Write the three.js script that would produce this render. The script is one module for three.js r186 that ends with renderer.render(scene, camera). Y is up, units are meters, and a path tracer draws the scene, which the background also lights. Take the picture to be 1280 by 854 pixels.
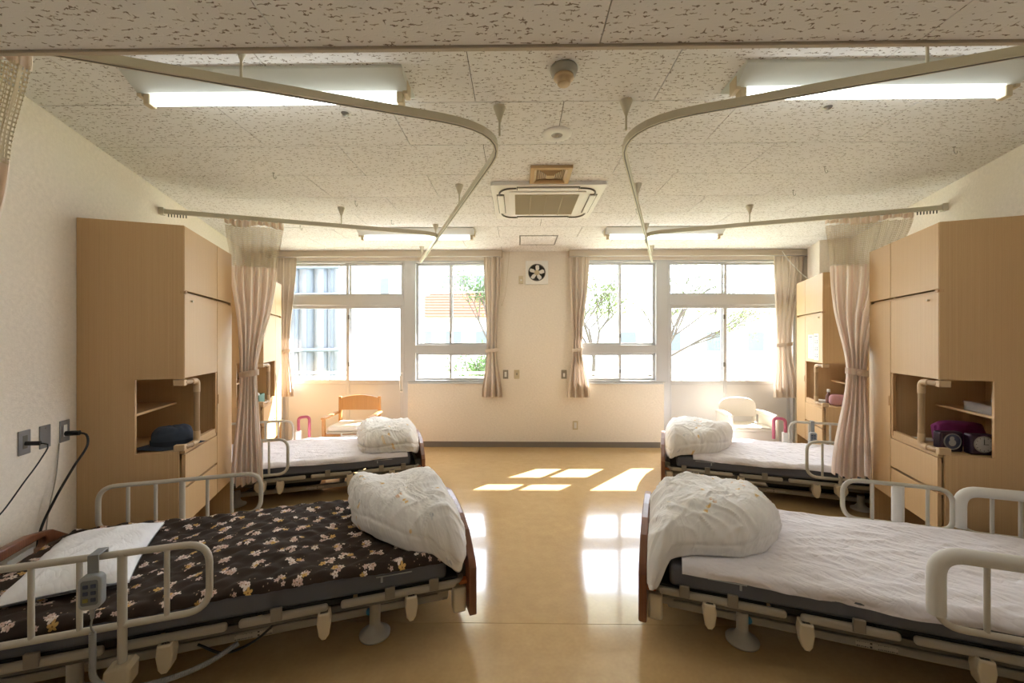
import * as THREE from 'three';
import { RoundedBoxGeometry } from 'three/addons/geometries/RoundedBoxGeometry.js';
import { mergeGeometries, mergeVertices, toCreasedNormals } from 'three/addons/utils/BufferGeometryUtils.js';
import { ImprovedNoise } from 'three/addons/math/ImprovedNoise.js';
import { RectAreaLightUniformsLib } from 'three/addons/lights/RectAreaLightUniformsLib.js';

// ------------------------------------------------------------------ camera, sky, sun, exposure
const scene = new THREE.Scene();
const camera = new THREE.PerspectiveCamera(2 * Math.atan(427 / 510) * 180 / Math.PI, 1280 / 854, 0.05, 200);
camera.position.set(-0.236, 1.444, 0);
camera.rotation.set(0, 0.0148, 0);
const renderer = new THREE.WebGLRenderer({ antialias: true });
renderer.toneMapping = THREE.LinearToneMapping;
renderer.toneMappingExposure = 1.14;
renderer.shadowMap.enabled = true;
scene.background = new THREE.Color().setRGB(0.78, 0.865, 1.0);
scene.backgroundIntensity = 10.5;
const sun = new THREE.DirectionalLight(new THREE.Color().setRGB(1, 0.97, 0.93), 40);
sun.position.set(8.5, 9.5, -10 - 4.5);
sun.target.position.set(0, 0, -4.5);
sun.castShadow = true;
sun.shadow.camera.left = -12; sun.shadow.camera.right = 12; sun.shadow.camera.top = 12; sun.shadow.camera.bottom = -12; sun.shadow.camera.far = 60;
sun.shadow.mapSize.set(2048, 2048);
scene.add(sun, sun.target);
RectAreaLightUniformsLib.init();
const TUBE_GLOW = 7, TUBE_LIGHT = 20;

// ------------------------------------------------------------------ constants of the fan-shaped room
const TH = 19.5 * Math.PI / 180, CT = Math.cos(TH), ST = Math.sin(TH);
const CEIL = 2.674, ZB = -5.58, SOFFIT = 2.304, ZS = -1.185, ZF = 1.25, AXIS = 0.236, NW = 1.657;
// N: distance from the side wall into the room, a: distance along it
const PL = (N, a) => [CT * (N - NW) - ST * a - AXIS, -ST * (N - NW) - CT * a];
const at = (side, N, a) => { const [x, z] = PL(N, a); return side === 'L' ? [x, z] : [-x, z]; };
const wallX = (z) => { const a = (NW * ST - z) / CT; return PL(0, a)[0]; };   // x of the left wall at depth z

// ------------------------------------------------------------------ helpers
let seed = 12345;
const rnd = () => { seed = (seed * 1664525 + 1013904223) >>> 0; return seed / 4294967296; };
const rr = (a, b) => a + (b - a) * rnd();
const noise = new ImprovedNoise();
const nz = (x, y, z) => noise.noise(x + 31.7, y + 11.3, z + 5.1);
const used = {};
const numbered = (n) => { const k = used[n] = (used[n] ?? -1) + 1; return k ? n + '_' + String(k).padStart(3, '0') : n; };
let MIR = false;                                       // geometry of the things on the right-hand side is mirrored in x
function flip(g) {
  g = g.clone(); g.scale(-1, 1, 1);
  if (g.index) { const i = g.index.array; for (let k = 0; k < i.length; k += 3) { const t = i[k]; i[k] = i[k + 1]; i[k + 1] = t; } }
  else for (const n in g.attributes) {
    const A = g.attributes[n], s = A.itemSize, d = A.array;
    for (let k = 0; k < A.count; k += 3) for (let c = 0; c < s; c++) { const t = d[k * s + c]; d[k * s + c] = d[(k + 1) * s + c]; d[(k + 1) * s + c] = t; }
  }
  return g;
}
function merged(list) {
  if (!Array.isArray(list)) return list;
  if (list.length === 1) return list[0];
  return mergeGeometries(list.map((g) => {
    const h = g.index ? g.toNonIndexed() : g.clone();
    for (const n of Object.keys(h.attributes)) if (!['position', 'normal', 'uv'].includes(n)) h.deleteAttribute(n);
    return h;
  }));
}
function mesh(name, geos, mat, parent, label) {
  let g = merged(geos);
  if (MIR) g = flip(g);
  const m = new THREE.Mesh(g, mat);
  m.name = name; m.castShadow = m.receiveShadow = true;
  if (label) m.userData.label = label;
  parent.add(m);
  return m;
}
function thing(name, label, category, group) {
  const o = new THREE.Group(); o.name = numbered(name); scene.add(o);
  o.userData = { label, category }; if (group) o.userData.group = group;
  return o;
}
function solo(name, geos, mat, label, category, group) {
  const m = mesh(numbered(name), geos, mat, scene); m.userData = { label, category }; if (group) m.userData.group = group;
  return m;
}
function struct(name, geos, mat) { const m = mesh(name, geos, mat, scene); m.userData = { kind: 'structure' }; return m; }
function structGroup(name, label) { const g = new THREE.Group(); g.name = name; g.userData = { kind: 'structure' }; scene.add(g); return g; }
function put(o, side, N, y, a, turn = 0) {              // turn: extra turn, mirrored on the right
  const [x, z] = at(side, N, a); o.position.set(x, y, z); o.rotation.y = (side === 'L' ? 1 : -1) * (TH + turn); return o;
}
// geometry builders
const box = (x0, x1, y0, y1, z0, z1, r = 0) => {
  const w = Math.abs(x1 - x0), h = Math.abs(y1 - y0), d = Math.abs(z1 - z0);
  const g = r > 0 ? new RoundedBoxGeometry(w, h, d, 2, Math.min(r, w / 2.01, h / 2.01, d / 2.01)) : new THREE.BoxGeometry(w, h, d);
  g.translate((x0 + x1) / 2, (y0 + y1) / 2, (z0 + z1) / 2); return boxUV(g);
};
function boxUV(g) {                                    // uv in metres by the dominant axis of the normal
  const p = g.attributes.position, n = g.attributes.normal, uv = new Float32Array(p.count * 2);
  for (let i = 0; i < p.count; i++) {
    const ax = Math.abs(n.getX(i)), ay = Math.abs(n.getY(i)), az = Math.abs(n.getZ(i));
    if (ax >= ay && ax >= az) { uv[2 * i] = p.getZ(i); uv[2 * i + 1] = p.getY(i); }
    else if (ay >= az) { uv[2 * i] = p.getX(i); uv[2 * i + 1] = p.getZ(i); }
    else { uv[2 * i] = p.getX(i); uv[2 * i + 1] = p.getY(i); }
  }
  g.setAttribute('uv', new THREE.BufferAttribute(uv, 2)); return g;
}
const V = (x, y, z) => new THREE.Vector3(x, y, z);
function roundedPath(pts, r) {
  const P = pts.map((p) => V(...p)), path = new THREE.CurvePath();
  let last = P[0];
  for (let i = 1; i < P.length - 1; i++) {
    const a = P[i - 1].clone().sub(P[i]), b = P[i + 1].clone().sub(P[i]);
    const q = Math.min(r, a.length() * 0.49, b.length() * 0.49);
    const s = P[i].clone().addScaledVector(a.normalize(), q), e = P[i].clone().addScaledVector(b.normalize(), q);
    if (last.distanceTo(s) > 1e-4) path.add(new THREE.LineCurve3(last, s));
    path.add(new THREE.QuadraticBezierCurve3(s, P[i], e)); last = e;
  }
  path.add(new THREE.LineCurve3(last, P[P.length - 1]));
  const out = [];
  for (const c of path.curves) { const n = c.isLineCurve3 ? 1 : 8; for (let k = 0; k < n; k++) out.push(c.getPoint(k / n)); }
  out.push(P[P.length - 1]);
  return out;
}
class Poly extends THREE.Curve {                        // points visited evenly
  constructor(p) { super(); this.p = p; }
  getPoint(t, o = new THREE.Vector3()) { const f = Math.min(t, 0.999999) * (this.p.length - 1), i = Math.floor(f); return o.lerpVectors(this.p[i], this.p[i + 1], f - i); }
  getPointAt(t, o) { return this.getPoint(t, o); }
  getTangent(t, o = new THREE.Vector3()) {
    const n = this.p.length - 1, i = Math.min(n, Math.round(t * n)), a = this.p[Math.max(0, i - 1)], b = this.p[Math.min(n, i + 1)];
    return o.copy(b).sub(a).normalize();
  }
  getTangentAt(t, o) { return this.getTangent(t, o); }
}
function pipe(pts, rad, corner = 0.04, seg = 10) {
  const p = roundedPath(pts, corner);
  const g = new THREE.TubeGeometry(new Poly(p), p.length - 1, rad, seg, false);
  const parts = [g];
  for (const [q, d] of [[p[0], p[0].clone().sub(p[1])], [p[p.length - 1], p[p.length - 1].clone().sub(p[p.length - 2])]]) {
    const c = new THREE.CircleGeometry(rad, seg); c.applyQuaternion(new THREE.Quaternion().setFromUnitVectors(V(0, 0, 1), d.normalize())); c.translate(q.x, q.y, q.z); parts.push(c);
  }
  return merged(parts);
}
function softPipe(pts, rad, n = 60, seg = 8) { return new THREE.TubeGeometry(new THREE.CatmullRomCurve3(pts.map((p) => V(...p))), n, rad, seg, false); }
function sweepRect(pts, w, h, corner) {                 // a rectangular section swept along a level path
  const p = roundedPath(pts, corner), pos = [], idx = [];
  p.forEach((q, i) => {
    const a = p[Math.max(0, i - 1)], b = p[Math.min(p.length - 1, i + 1)], d = V(b.x - a.x, 0, b.z - a.z).normalize(), s = V(-d.z, 0, d.x).multiplyScalar(w / 2);
    for (const [k, y] of [[-1, -h / 2], [1, -h / 2], [1, h / 2], [-1, h / 2]]) pos.push(q.x + s.x * k, q.y + y, q.z + s.z * k);
  });
  for (let i = 0; i < p.length - 1; i++) for (let k = 0; k < 4; k++) {
    const A = i * 4 + k, B = i * 4 + (k + 1) % 4, C = A + 4, D = B + 4; idx.push(A, C, B, B, C, D);
  }
  const e = (p.length - 1) * 4; idx.push(0, 1, 2, 0, 2, 3, e, e + 2, e + 1, e, e + 3, e + 2);
  const g = new THREE.BufferGeometry(); g.setAttribute('position', new THREE.Float32BufferAttribute(pos, 3)); g.setIndex(idx);
  const n = g.toNonIndexed(); n.computeVertexNormals(); return boxUV(n);
}
const cyl = (x, y0, y1, z, r0, r1 = r0, seg = 20) => { const g = new THREE.CylinderGeometry(r1, r0, y1 - y0, seg); g.translate(x, (y0 + y1) / 2, z); return g; };
const rod = (a, b, r, seg = 10) => {
  const A = V(...a), B = V(...b), d = B.clone().sub(A), g = new THREE.CylinderGeometry(r, r, d.length(), seg);
  g.applyQuaternion(new THREE.Quaternion().setFromUnitVectors(V(0, 1, 0), d.clone().normalize())); const m = A.add(B).multiplyScalar(0.5); g.translate(m.x, m.y, m.z); return g;
};
const lathe = (pts, seg = 28) => new THREE.LatheGeometry(pts.map(([r, y]) => new THREE.Vector2(r, y)), seg);
const move = (g, x, y, z) => { g.translate(x, y, z); return g; };
function plate(outline, holes, depth, bevel = 0) {      // an outline in x, y given a thickness along z
  const s = new THREE.Shape(outline.map(([x, y]) => new THREE.Vector2(x, y)));
  for (const h of holes) s.holes.push(new THREE.Path(h.map(([x, y]) => new THREE.Vector2(x, y))));
  return new THREE.ExtrudeGeometry(s, { depth, bevelEnabled: bevel > 0, bevelThickness: bevel, bevelSize: bevel, bevelOffset: -bevel, bevelSegments: 2, steps: 1, curveSegments: 8 });
}
function roundRect(x0, x1, y0, y1, r, n = 6) {
  const out = [];
  for (const [cx, cy, s] of [[x1 - r, y0 + r, -90], [x1 - r, y1 - r, 0], [x0 + r, y1 - r, 90], [x0 + r, y0 + r, 180]])
    for (let k = 0; k <= n; k++) { const t = (s + 90 * k / n) * Math.PI / 180; out.push([cx + r * Math.cos(t), cy + r * Math.sin(t)]); }
  return out;
}
function grid(nu, nv, f, wrap = false) {                // f(u, v) -> [x, y, z, s, t]
  const pos = [], uv = [], idx = [];
  for (let j = 0; j <= nv; j++) for (let i = 0; i <= nu; i++) {
    const q = f(i / nu, j / nv); pos.push(q[0], q[1], q[2]); uv.push(q[3] ?? i / nu, q[4] ?? j / nv);
  }
  for (let j = 0; j < nv; j++) for (let i = 0; i < nu; i++) { const a = j * (nu + 1) + i, b = a + 1, c = a + nu + 1, d = c + 1; idx.push(a, b, c, b, d, c); }
  const g = new THREE.BufferGeometry(); g.setAttribute('position', new THREE.Float32BufferAttribute(pos, 3)); g.setAttribute('uv', new THREE.Float32BufferAttribute(uv, 2)); g.setIndex(idx);
  g.computeVertexNormals();
  if (wrap) {                                           // smooth normals over the seam
    const n = g.attributes.normal;
    for (let j = 0; j <= nv; j++) { const a = j * (nu + 1), b = a + nu, v = V(n.getX(a) + n.getX(b), n.getY(a) + n.getY(b), n.getZ(a) + n.getZ(b)).normalize(); n.setXYZ(a, v.x, v.y, v.z); n.setXYZ(b, v.x, v.y, v.z); }
  }
  return g;
}
const ss = (a, b, x) => { const t = Math.min(1, Math.max(0, (x - a) / (b - a))); return t * t * (3 - 2 * t); };
const lerp = (a, b, t) => a + (b - a) * t;

// ------------------------------------------------------------------ textures
function canvas(w, h, draw) { const c = document.createElement('canvas'); c.width = w; c.height = h; draw(c.getContext('2d'), w, h); return c; }
function tex(c, srgb, rx = 1, ry = rx) {
  const t = new THREE.CanvasTexture(c); t.wrapS = t.wrapT = THREE.RepeatWrapping; t.repeat.set(rx, ry); t.magFilter = THREE.LinearFilter;
  if (srgb) t.colorSpace = THREE.SRGBColorSpace; return t;
}
function noiseTex(n, f, repeat, srgb = false) {         // f(x, y) on a torus -> [r, g, b] 0..255
  const d = new Uint8Array(n * n * 4);
  for (let j = 0; j < n; j++) for (let i = 0; i < n; i++) { const c = f(i / n, j / n), k = (j * n + i) * 4; d[k] = c[0]; d[k + 1] = c[1]; d[k + 2] = c[2]; d[k + 3] = 255; }
  const t = new THREE.DataTexture(d, n, n); t.wrapS = t.wrapT = THREE.RepeatWrapping; t.magFilter = THREE.LinearFilter; t.minFilter = THREE.LinearMipmapLinearFilter; t.generateMipmaps = true;
  t.repeat.set(repeat, repeat); if (srgb) t.colorSpace = THREE.SRGBColorSpace; t.needsUpdate = true; return t;
}
function tile(x, y, f, s = 0) {                         // noise that repeats with period 1, f cells across
  const w = (a) => a - Math.floor(a), lx = w(x), ly = w(y), n = (a, b) => noise.noise(a * f + s, b * f + s * 1.7, s);
  return (n(lx, ly) * (1 - lx) * (1 - ly) + n(lx - 1, ly) * lx * (1 - ly) + n(lx, ly - 1) * (1 - lx) * ly + n(lx - 1, ly - 1) * lx * ly);
}
const g3 = (v) => { v = Math.max(0, Math.min(255, v)); return [v, v, v]; };

// mineral-fibre ceiling board: short worm-like fissures that run across the board
function fissures(base, dark, bump) {
  return canvas(1024, 512, (c, w, h) => {
    c.fillStyle = base; c.fillRect(0, 0, w, h);
    const save = seed; seed = 777;
    const mark = (x, y, len, th) => {
      for (const dx of [-w, 0, w]) for (const dy of [-h, 0, h]) {
        if (x + dx < -60 || x + dx > w + 60 || y + dy < -30 || y + dy > h + 30) continue;
        c.save(); c.translate(x + dx, y + dy); c.beginPath(); c.moveTo(-len / 2, mark.a); c.quadraticCurveTo(-len / 6, mark.b, 0, mark.c); c.quadraticCurveTo(len / 5, mark.d, len / 2, mark.e); c.lineWidth = th; c.lineCap = 'round'; c.stroke(); c.restore();
      }
    };
    const one = (x, y, long) => {
      const len = long ? rr(9, 26) + (rnd() < 0.3 ? rr(6, 20) : 0) : rr(0.5, 5), th = long ? rr(1.8, 3.2) : rr(1.8, 3.6), q = long ? 3.4 : 1;
      mark.a = rr(-q, q); mark.b = rr(-q, q) * 1.6; mark.c = rr(-q, q) * 0.7; mark.d = rr(-q, q) * 1.6; mark.e = rr(-q, q);
      c.strokeStyle = bump ? '#101010' : (rnd() < 0.65 ? dark : '#b0a69b');
      mark(x, y, len, th); if (long) { const f = rr(-0.3, 0.3); mark(x + f * len, y + mark.c, len * 0.25, th * 1.5); }
    };
    for (let j = 0; j < 24; j++) for (let i = 0; i < 22; i++) {   // evenly strewn
      const x = (i + (j % 2) * 0.5 + rr(-0.4, 0.4)) * w / 22, y = (j + rr(0.1, 0.9)) * h / 24;
      if (rnd() < 0.66) one(x, y, true); if (rnd() < 0.6) one(x + rr(16, 30), y + rr(-8, 8), false);
    }
    seed = save;
  });
}
const TBoard = tex(fissures('#eeecea', '#8c8075', false), true, 1 / 0.91, 1 / 0.455);
const TBoardBump = tex(fissures('#f0f0f0', '#101010', true), false, 1 / 0.91, 1 / 0.455);
// pressed vinyl wallpaper
const TPaper = noiseTex(512, (x, y) => g3(128 + 150 * tile(x, y, 26, 3) + 110 * tile(x, y, 64, 9)), 1 / 0.55);
const TPaperCol = noiseTex(256, (x, y) => { const t = 8 * tile(x, y, 22, 3) + 8 * tile(x, y, 60, 5); return [241 + t, 231 + t, 217 + t]; }, 1 / 0.55, true);
// floor: sheet vinyl, faint mottling, slightly wavy
const TFloor = noiseTex(512, (x, y) => { const t = 7 * tile(x, y, 5, 2) + 8 * tile(x, y, 22, 6) + 6 * tile(x, y, 90, 4); return [209 + t, 175 + t, 124 + t * 0.9]; }, 1 / 1.6, true);
const TFloorBump = noiseTex(512, (x, y) => g3(128 + 120 * tile(x, y, 7, 21) + 60 * tile(x, y, 16, 8) + 10 * tile(x, y, 70, 3)), 1 / 1.7);
const TFloorRough = noiseTex(256, (x, y) => g3(52 + 26 * tile(x, y, 6, 13) + 20 * tile(x, y, 28, 7)), 1 / 1.3);
// straight-grained laminate
function grain(cols, lines, sd, contrast) {
  return canvas(512, 512, (c, w, h) => {
    const save = seed; seed = sd; c.fillStyle = cols[0]; c.fillRect(0, 0, w, h);
    for (let k = 0; k < lines; k++) {
      c.globalAlpha = rr(0.05, contrast); c.strokeStyle = cols[1 + Math.floor(rnd() * (cols.length - 1))]; c.lineWidth = rr(0.6, 3.2);
      const x = rr(0, w), y0 = rr(-h * 0.5, h), L = rr(h * 0.25, h * 1.1), q = rr(-3, 3);
      for (const dx of [-w, 0, w]) for (const dy of [-h, 0, h]) { c.beginPath(); c.moveTo(x + dx, y0 + dy); c.quadraticCurveTo(x + dx + q, y0 + dy + L / 2, x + dx, y0 + dy + L); c.stroke(); }
    }
    c.globalAlpha = 1; seed = save;
  });
}
const TOak = tex(grain(['#c9a577', '#b38c5c', '#d8ba8c', '#be986a'], 520, 4242, 0.17), true, 1 / 0.5, 1 / 0.9);
const TBrown = tex(grain(['#7b4c33', '#5f361f', '#956040', '#6b4029'], 460, 555, 0.4), true, 1 / 0.35, 1 / 0.7);
const TBeech = tex(grain(['#bf8a50', '#a97439', '#cf9f66'], 420, 321, 0.3), true, 1 / 0.3, 1 / 0.6);
// woven cloth
const TWeave = noiseTex(256, (x, y) => g3(128 + 50 * Math.sin(x * 2 * Math.PI * 64) * Math.sin(y * 2 * Math.PI * 64) + 60 * tile(x, y, 40, 2)), 1 / 0.12);
const TCrumple = noiseTex(512, (x, y) => { const wx = x + 0.05 * tile(x, y, 5, 41), wy = y + 0.05 * tile(x, y, 5, 17); const r = (v) => Math.pow(Math.max(0, 1 - Math.abs(v) * 3), 2); return g3(40 + 90 * r(tile(wx, wy, 7, 51)) + 70 * r(tile(wx + wy, wy, 11, 23)) + 45 * r(tile(wx, wy - wx, 19, 77)) + 30 * tile(x, y, 40, 5)); }, 1 / 0.6);
// brown quilted bedspread with clusters of blossom
function blossom(c, x, y, s, col, rot) {
  c.save(); c.translate(x, y); c.rotate(rot); c.fillStyle = col;
  for (let k = 0; k < 5; k++) { c.save(); c.rotate(k * 2 * Math.PI / 5); c.beginPath(); c.ellipse(0, -s * 0.62, s * 0.34, s * 0.48, 0, 0, 2 * Math.PI); c.fill(); c.restore(); }
  c.fillStyle = '#8a5a2c'; c.beginPath(); c.arc(0, 0, s * 0.16, 0, 7); c.fill(); c.restore();
}
const TFloral = tex(canvas(1024, 1024, (c, w, h) => {
  const save = seed; seed = 99; c.fillStyle = '#33261d'; c.fillRect(0, 0, w, h);
  for (let k = 0; k < 900; k++) { c.globalAlpha = 0.25; c.fillStyle = rnd() < 0.5 ? '#2b1d15' : '#4b382b'; c.fillRect(rr(0, w), rr(0, h), rr(2, 8), rr(2, 8)); }
  c.globalAlpha = 1;
  const spots = [];
  for (let j = 0; j < 5; j++) for (let i = 0; i < 5; i++) spots.push([(i + (j % 2) * 0.5 + rr(-0.12, 0.12)) * w / 5, (j + 0.5 + rr(-0.12, 0.12)) * h / 5]);
  for (const [x, y] of spots) {
    const list = [];
    for (let k = 0; k < 7; k++) list.push([rr(-52, 52), rr(-44, 44), rr(13, 27), k < 3 ? '#e6d8ce' : k < 6 ? '#cdb3a8' : '#cfa763', rr(0, 6)]);
    for (let k = 0; k < 9; k++) list.push([rr(-74, 74), rr(-66, 66), rr(3, 6), '#bfa48c', rr(0, 6)]);
    for (const [dx, dy, s, col, r] of list) for (const ox of [-w, 0, w]) for (const oy of [-h, 0, h]) if (x + dx + ox > -60 && x + dx + ox < w + 60 && y + dy + oy > -60 && y + dy + oy < h + 60) blossom(c, x + dx + ox, y + dy + oy, s, col, r);
  }
  seed = save;
}), true, 1 / 0.62);
// white duvet cover with a sparse small print
const TDuvet = tex(canvas(1024, 1024, (c, w, h) => {
  const save = seed; seed = 31; c.fillStyle = '#f4f1ef'; c.fillRect(0, 0, w, h);
  for (let k = 0; k < 26; k++) {
    const x = rr(40, w - 40), y = rr(40, h - 40), t = rnd();
    c.globalAlpha = 0.42;
    if (t < 0.6) { c.fillStyle = rnd() < 0.5 ? '#e6b55c' : '#dfae86'; for (let q = 0; q < 6; q++) { c.beginPath(); c.ellipse(x + rr(-13, 13), y + rr(-13, 13), rr(5, 10), rr(5, 11), rr(0, 3), 0, 7); c.fill(); } }
    else { c.fillStyle = '#c3c6cc'; for (let q = 0; q < 4; q++) { c.beginPath(); c.ellipse(x + rr(-14, 14), y + rr(-8, 8), rr(6, 11), rr(4, 8), 0, 0, 7); c.fill(); } }
  }
  c.globalAlpha = 1; seed = save;
}), true, 1 / 0.7);
// striped bed curtain and its net top
const TStripe = tex(canvas(256, 16, (c, w, h) => {
  c.fillStyle = '#f1e0d0'; c.fillRect(0, 0, w, h);
  for (const [x, ww, col] of [[20, 14, '#e9d4c3'], [60, 8, '#f6eae0'], [96, 20, '#ead2c2'], [140, 6, '#f8eee6'], [170, 16, '#e6d1bf'], [214, 10, '#f2e3d6']]) { c.fillStyle = col; c.fillRect(x, 0, ww, h); }
}), true, 1 / 0.3, 1);
const TNet = tex(canvas(64, 64, (c, w, h) => { c.fillStyle = '#000'; c.fillRect(0, 0, w, h); c.fillStyle = '#fff'; c.fillRect(0, 0, 26, h); c.fillRect(0, 0, w, 24); }), false, 1 / 0.016);

// ------------------------------------------------------------------ materials
const mat = (o) => new THREE.MeshStandardMaterial({ roughness: 0.6, ...o });
const phys = (o) => new THREE.MeshPhysicalMaterial({ roughness: 0.6, ...o });
const M = {
  board: mat({ map: TBoard, bumpMap: TBoardBump, bumpScale: 0.0005, roughness: 0.95 }),
  joint: mat({ color: '#5f564b', roughness: 1 }),
  trim: mat({ color: '#c6b9a6', roughness: 0.6 }),
  paper: mat({ map: TPaperCol, bumpMap: TPaper, bumpScale: 0.0012, roughness: 0.9 }),
  floor: phys({ map: TFloor, bumpMap: TFloorBump, bumpScale: 0.0009, roughnessMap: TFloorRough, roughness: 0.75, clearcoat: 0.6, clearcoatRoughness: 0.05 }),
  base: mat({ color: '#7d756b', roughness: 0.5 }),
  alu: mat({ color: '#c9c9ca', roughness: 0.45, metalness: 0.35 }),
  aluPanel: mat({ color: '#d8d6d4', roughness: 0.55 }),
  glass: phys({ color: '#ffffff', transmission: 1, roughness: 0, thickness: 0, ior: 1.45 }),
  dark: mat({ color: '#2a2927', roughness: 0.7 }),
  black: mat({ color: '#17181b', roughness: 0.5 }),
  steel: mat({ color: '#9a9893', roughness: 0.35, metalness: 0.8 }),
  oak: mat({ map: TOak, roughness: 0.5 }),
  oakEdge: mat({ color: '#b98f5f', roughness: 0.5 }),
  brown: phys({ map: TBrown, roughness: 0.4, clearcoat: 0.3, clearcoatRoughness: 0.25 }),
  beech: mat({ map: TBeech, roughness: 0.45 }),
  metal: mat({ color: '#aba292', roughness: 0.5 }),
  metalDark: mat({ color: '#6b665e', roughness: 0.55 }),
  cream: mat({ color: '#d5c5a8', roughness: 0.55 }),
  clip: mat({ color: '#8f8678', roughness: 0.6 }),
  rail: mat({ color: '#c4bdaf', roughness: 0.4 }),
  foam: mat({ color: '#dedad3', roughness: 0.8 }),
  track: mat({ color: '#d3ccb8', roughness: 0.5 }),
  mattress: mat({ color: '#5f626d', roughness: 0.55, bumpMap: TWeave, bumpScale: 0.0003 }),
  sheet: mat({ color: '#ece6ea', roughness: 0.95, bumpMap: TCrumple, bumpScale: 0.005 }),
  pillow: mat({ color: '#f1f0f3', roughness: 0.95, bumpMap: TCrumple, bumpScale: 0.003 }),
  duvet: mat({ map: TDuvet, roughness: 0.95, bumpMap: TCrumple, bumpScale: 0.006 }),
  floral: mat({ map: TFloral, roughness: 0.95, bumpMap: TWeave, bumpScale: 0.0004 }),
  curtain: phys({ color: '#e3d4c4', roughness: 1, transmission: 0.1, thickness: 0, bumpMap: TWeave, bumpScale: 0.0003, side: THREE.DoubleSide }),
  bedCurtain: phys({ map: TStripe, roughness: 1, transmission: 0.42, thickness: 0, side: THREE.DoubleSide }),
  net: mat({ color: '#e4d5ba', roughness: 1, alphaMap: TNet, alphaTest: 0.5, transparent: true, side: THREE.DoubleSide }),
  fixture: mat({ color: '#dde0da', roughness: 0.45 }),
  tube: mat({ color: '#ffffff', emissive: new THREE.Color().setRGB(0.94, 1, 0.99), emissiveIntensity: TUBE_GLOW }),
  white: mat({ color: '#e9e6e0', roughness: 0.45 }),
  acWhite: mat({ color: '#f3f1ec', roughness: 0.5 }),
  grille: mat({ color: '#b9ae95', roughness: 0.7 }),
  ventTan: mat({ color: '#c2a273', roughness: 0.5 }),
  ventDark: mat({ color: '#75603f', roughness: 0.7 }),
  socket: mat({ color: '#8f9194', roughness: 0.4, metalness: 0.5 }),
  ivory: mat({ color: '#cfbf9f', roughness: 0.5 }),
  pink: mat({ color: '#bd5f74', roughness: 0.5 }),
  navy: mat({ color: '#39414f', roughness: 1, bumpMap: TWeave, bumpScale: 0.001 }),
  grip: mat({ color: '#a98b66', roughness: 0.5 }),
  gripJoint: mat({ color: '#c8a982', roughness: 0.5 }),
  purple: mat({ color: '#5f1a4c', roughness: 0.8 }),
  purpleBox: mat({ color: '#2b1428', roughness: 0.4 }),
  clear: phys({ color: '#f4f4f4', transmission: 0.85, roughness: 0.15, thickness: 0 }),
  concrete: mat({ color: '#c9c6c0', roughness: 0.9 }),
  extWhite: mat({ color: '#e3e2de', roughness: 0.9 }),
  extWing: mat({ color: '#8d9092', roughness: 0.9 }),
  extGrey: mat({ color: '#545b61', roughness: 0.8 }),
  extBlue: mat({ color: '#5e666e', roughness: 0.7 }),
  roof: mat({ color: '#905c48', roughness: 0.85 }),
  bark: mat({ color: '#544c45', roughness: 1 }),
  leaf: phys({ color: '#66773f', roughness: 0.9, transmission: 0.12, thickness: 0, side: THREE.DoubleSide }),
  leafDark: phys({ color: '#4f6d38', roughness: 0.9, transmission: 0.12, thickness: 0, side: THREE.DoubleSide }),
  grass: mat({ color: '#8b9068', roughness: 1 }),
};

// ================================================================== STRUCTURE
function clip(poly, inside, cut) {
  const out = [];
  for (let i = 0; i < poly.length; i++) { const a = poly[i], b = poly[(i + 1) % poly.length], A = inside(a), B = inside(b); if (A) out.push(a); if (A !== B) out.push(cut(a, b)); }
  return out;
}
function inRoom(poly, m = 0.002) {                      // clip a ceiling or floor piece (x, z) against the slanting side walls
  for (const s of [-1, 1]) {
    const d = ([x, z]) => -s * x - (wallX(z) + m);      // >= 0 inside
    const f = ([x, z]) => (s < 0 ? x - (wallX(z) + m) : -(wallX(z) + m) - x);
    poly = clip(poly, (p) => f(p) >= 0, (a, b) => { const fa = f(a), fb = f(b), t = fa / (fa - fb); return [a[0] + (b[0] - a[0]) * t, a[1] + (b[1] - a[1]) * t]; });
    if (poly.length < 3) return null;
  }
  return poly;
}
function slab(poly, y0, y1) {                           // level slab from an outline in x, z; uv = x, -z in metres
  const s = new THREE.Shape(poly.map(([x, z]) => new THREE.Vector2(x, -z))), g = new THREE.ExtrudeGeometry(s, { depth: y1 - y0, bevelEnabled: false });
  g.rotateX(-Math.PI / 2); g.translate(0, y0, 0); return g;
}
const room = (z0, z1, m) => inRoom([[-8, z0], [8, z0], [8, z1], [-8, z1]], m);
{
  const floor = struct('floor', slab(room(ZB - 0.02, ZF, -0.05), -0.12, -0.006), M.joint);
  for (const [z0, z1] of [[ZB, -2.0915], [-2.0885, ZF]]) mesh('vinyl_sheet', slab(room(z0, z1, 0), -0.006, 0), M.floor, floor);
}
const ceiling = struct('ceiling', [slab(room(ZB, ZS, -0.05), CEIL + 0.009, CEIL + 0.12)], M.joint);
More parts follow.
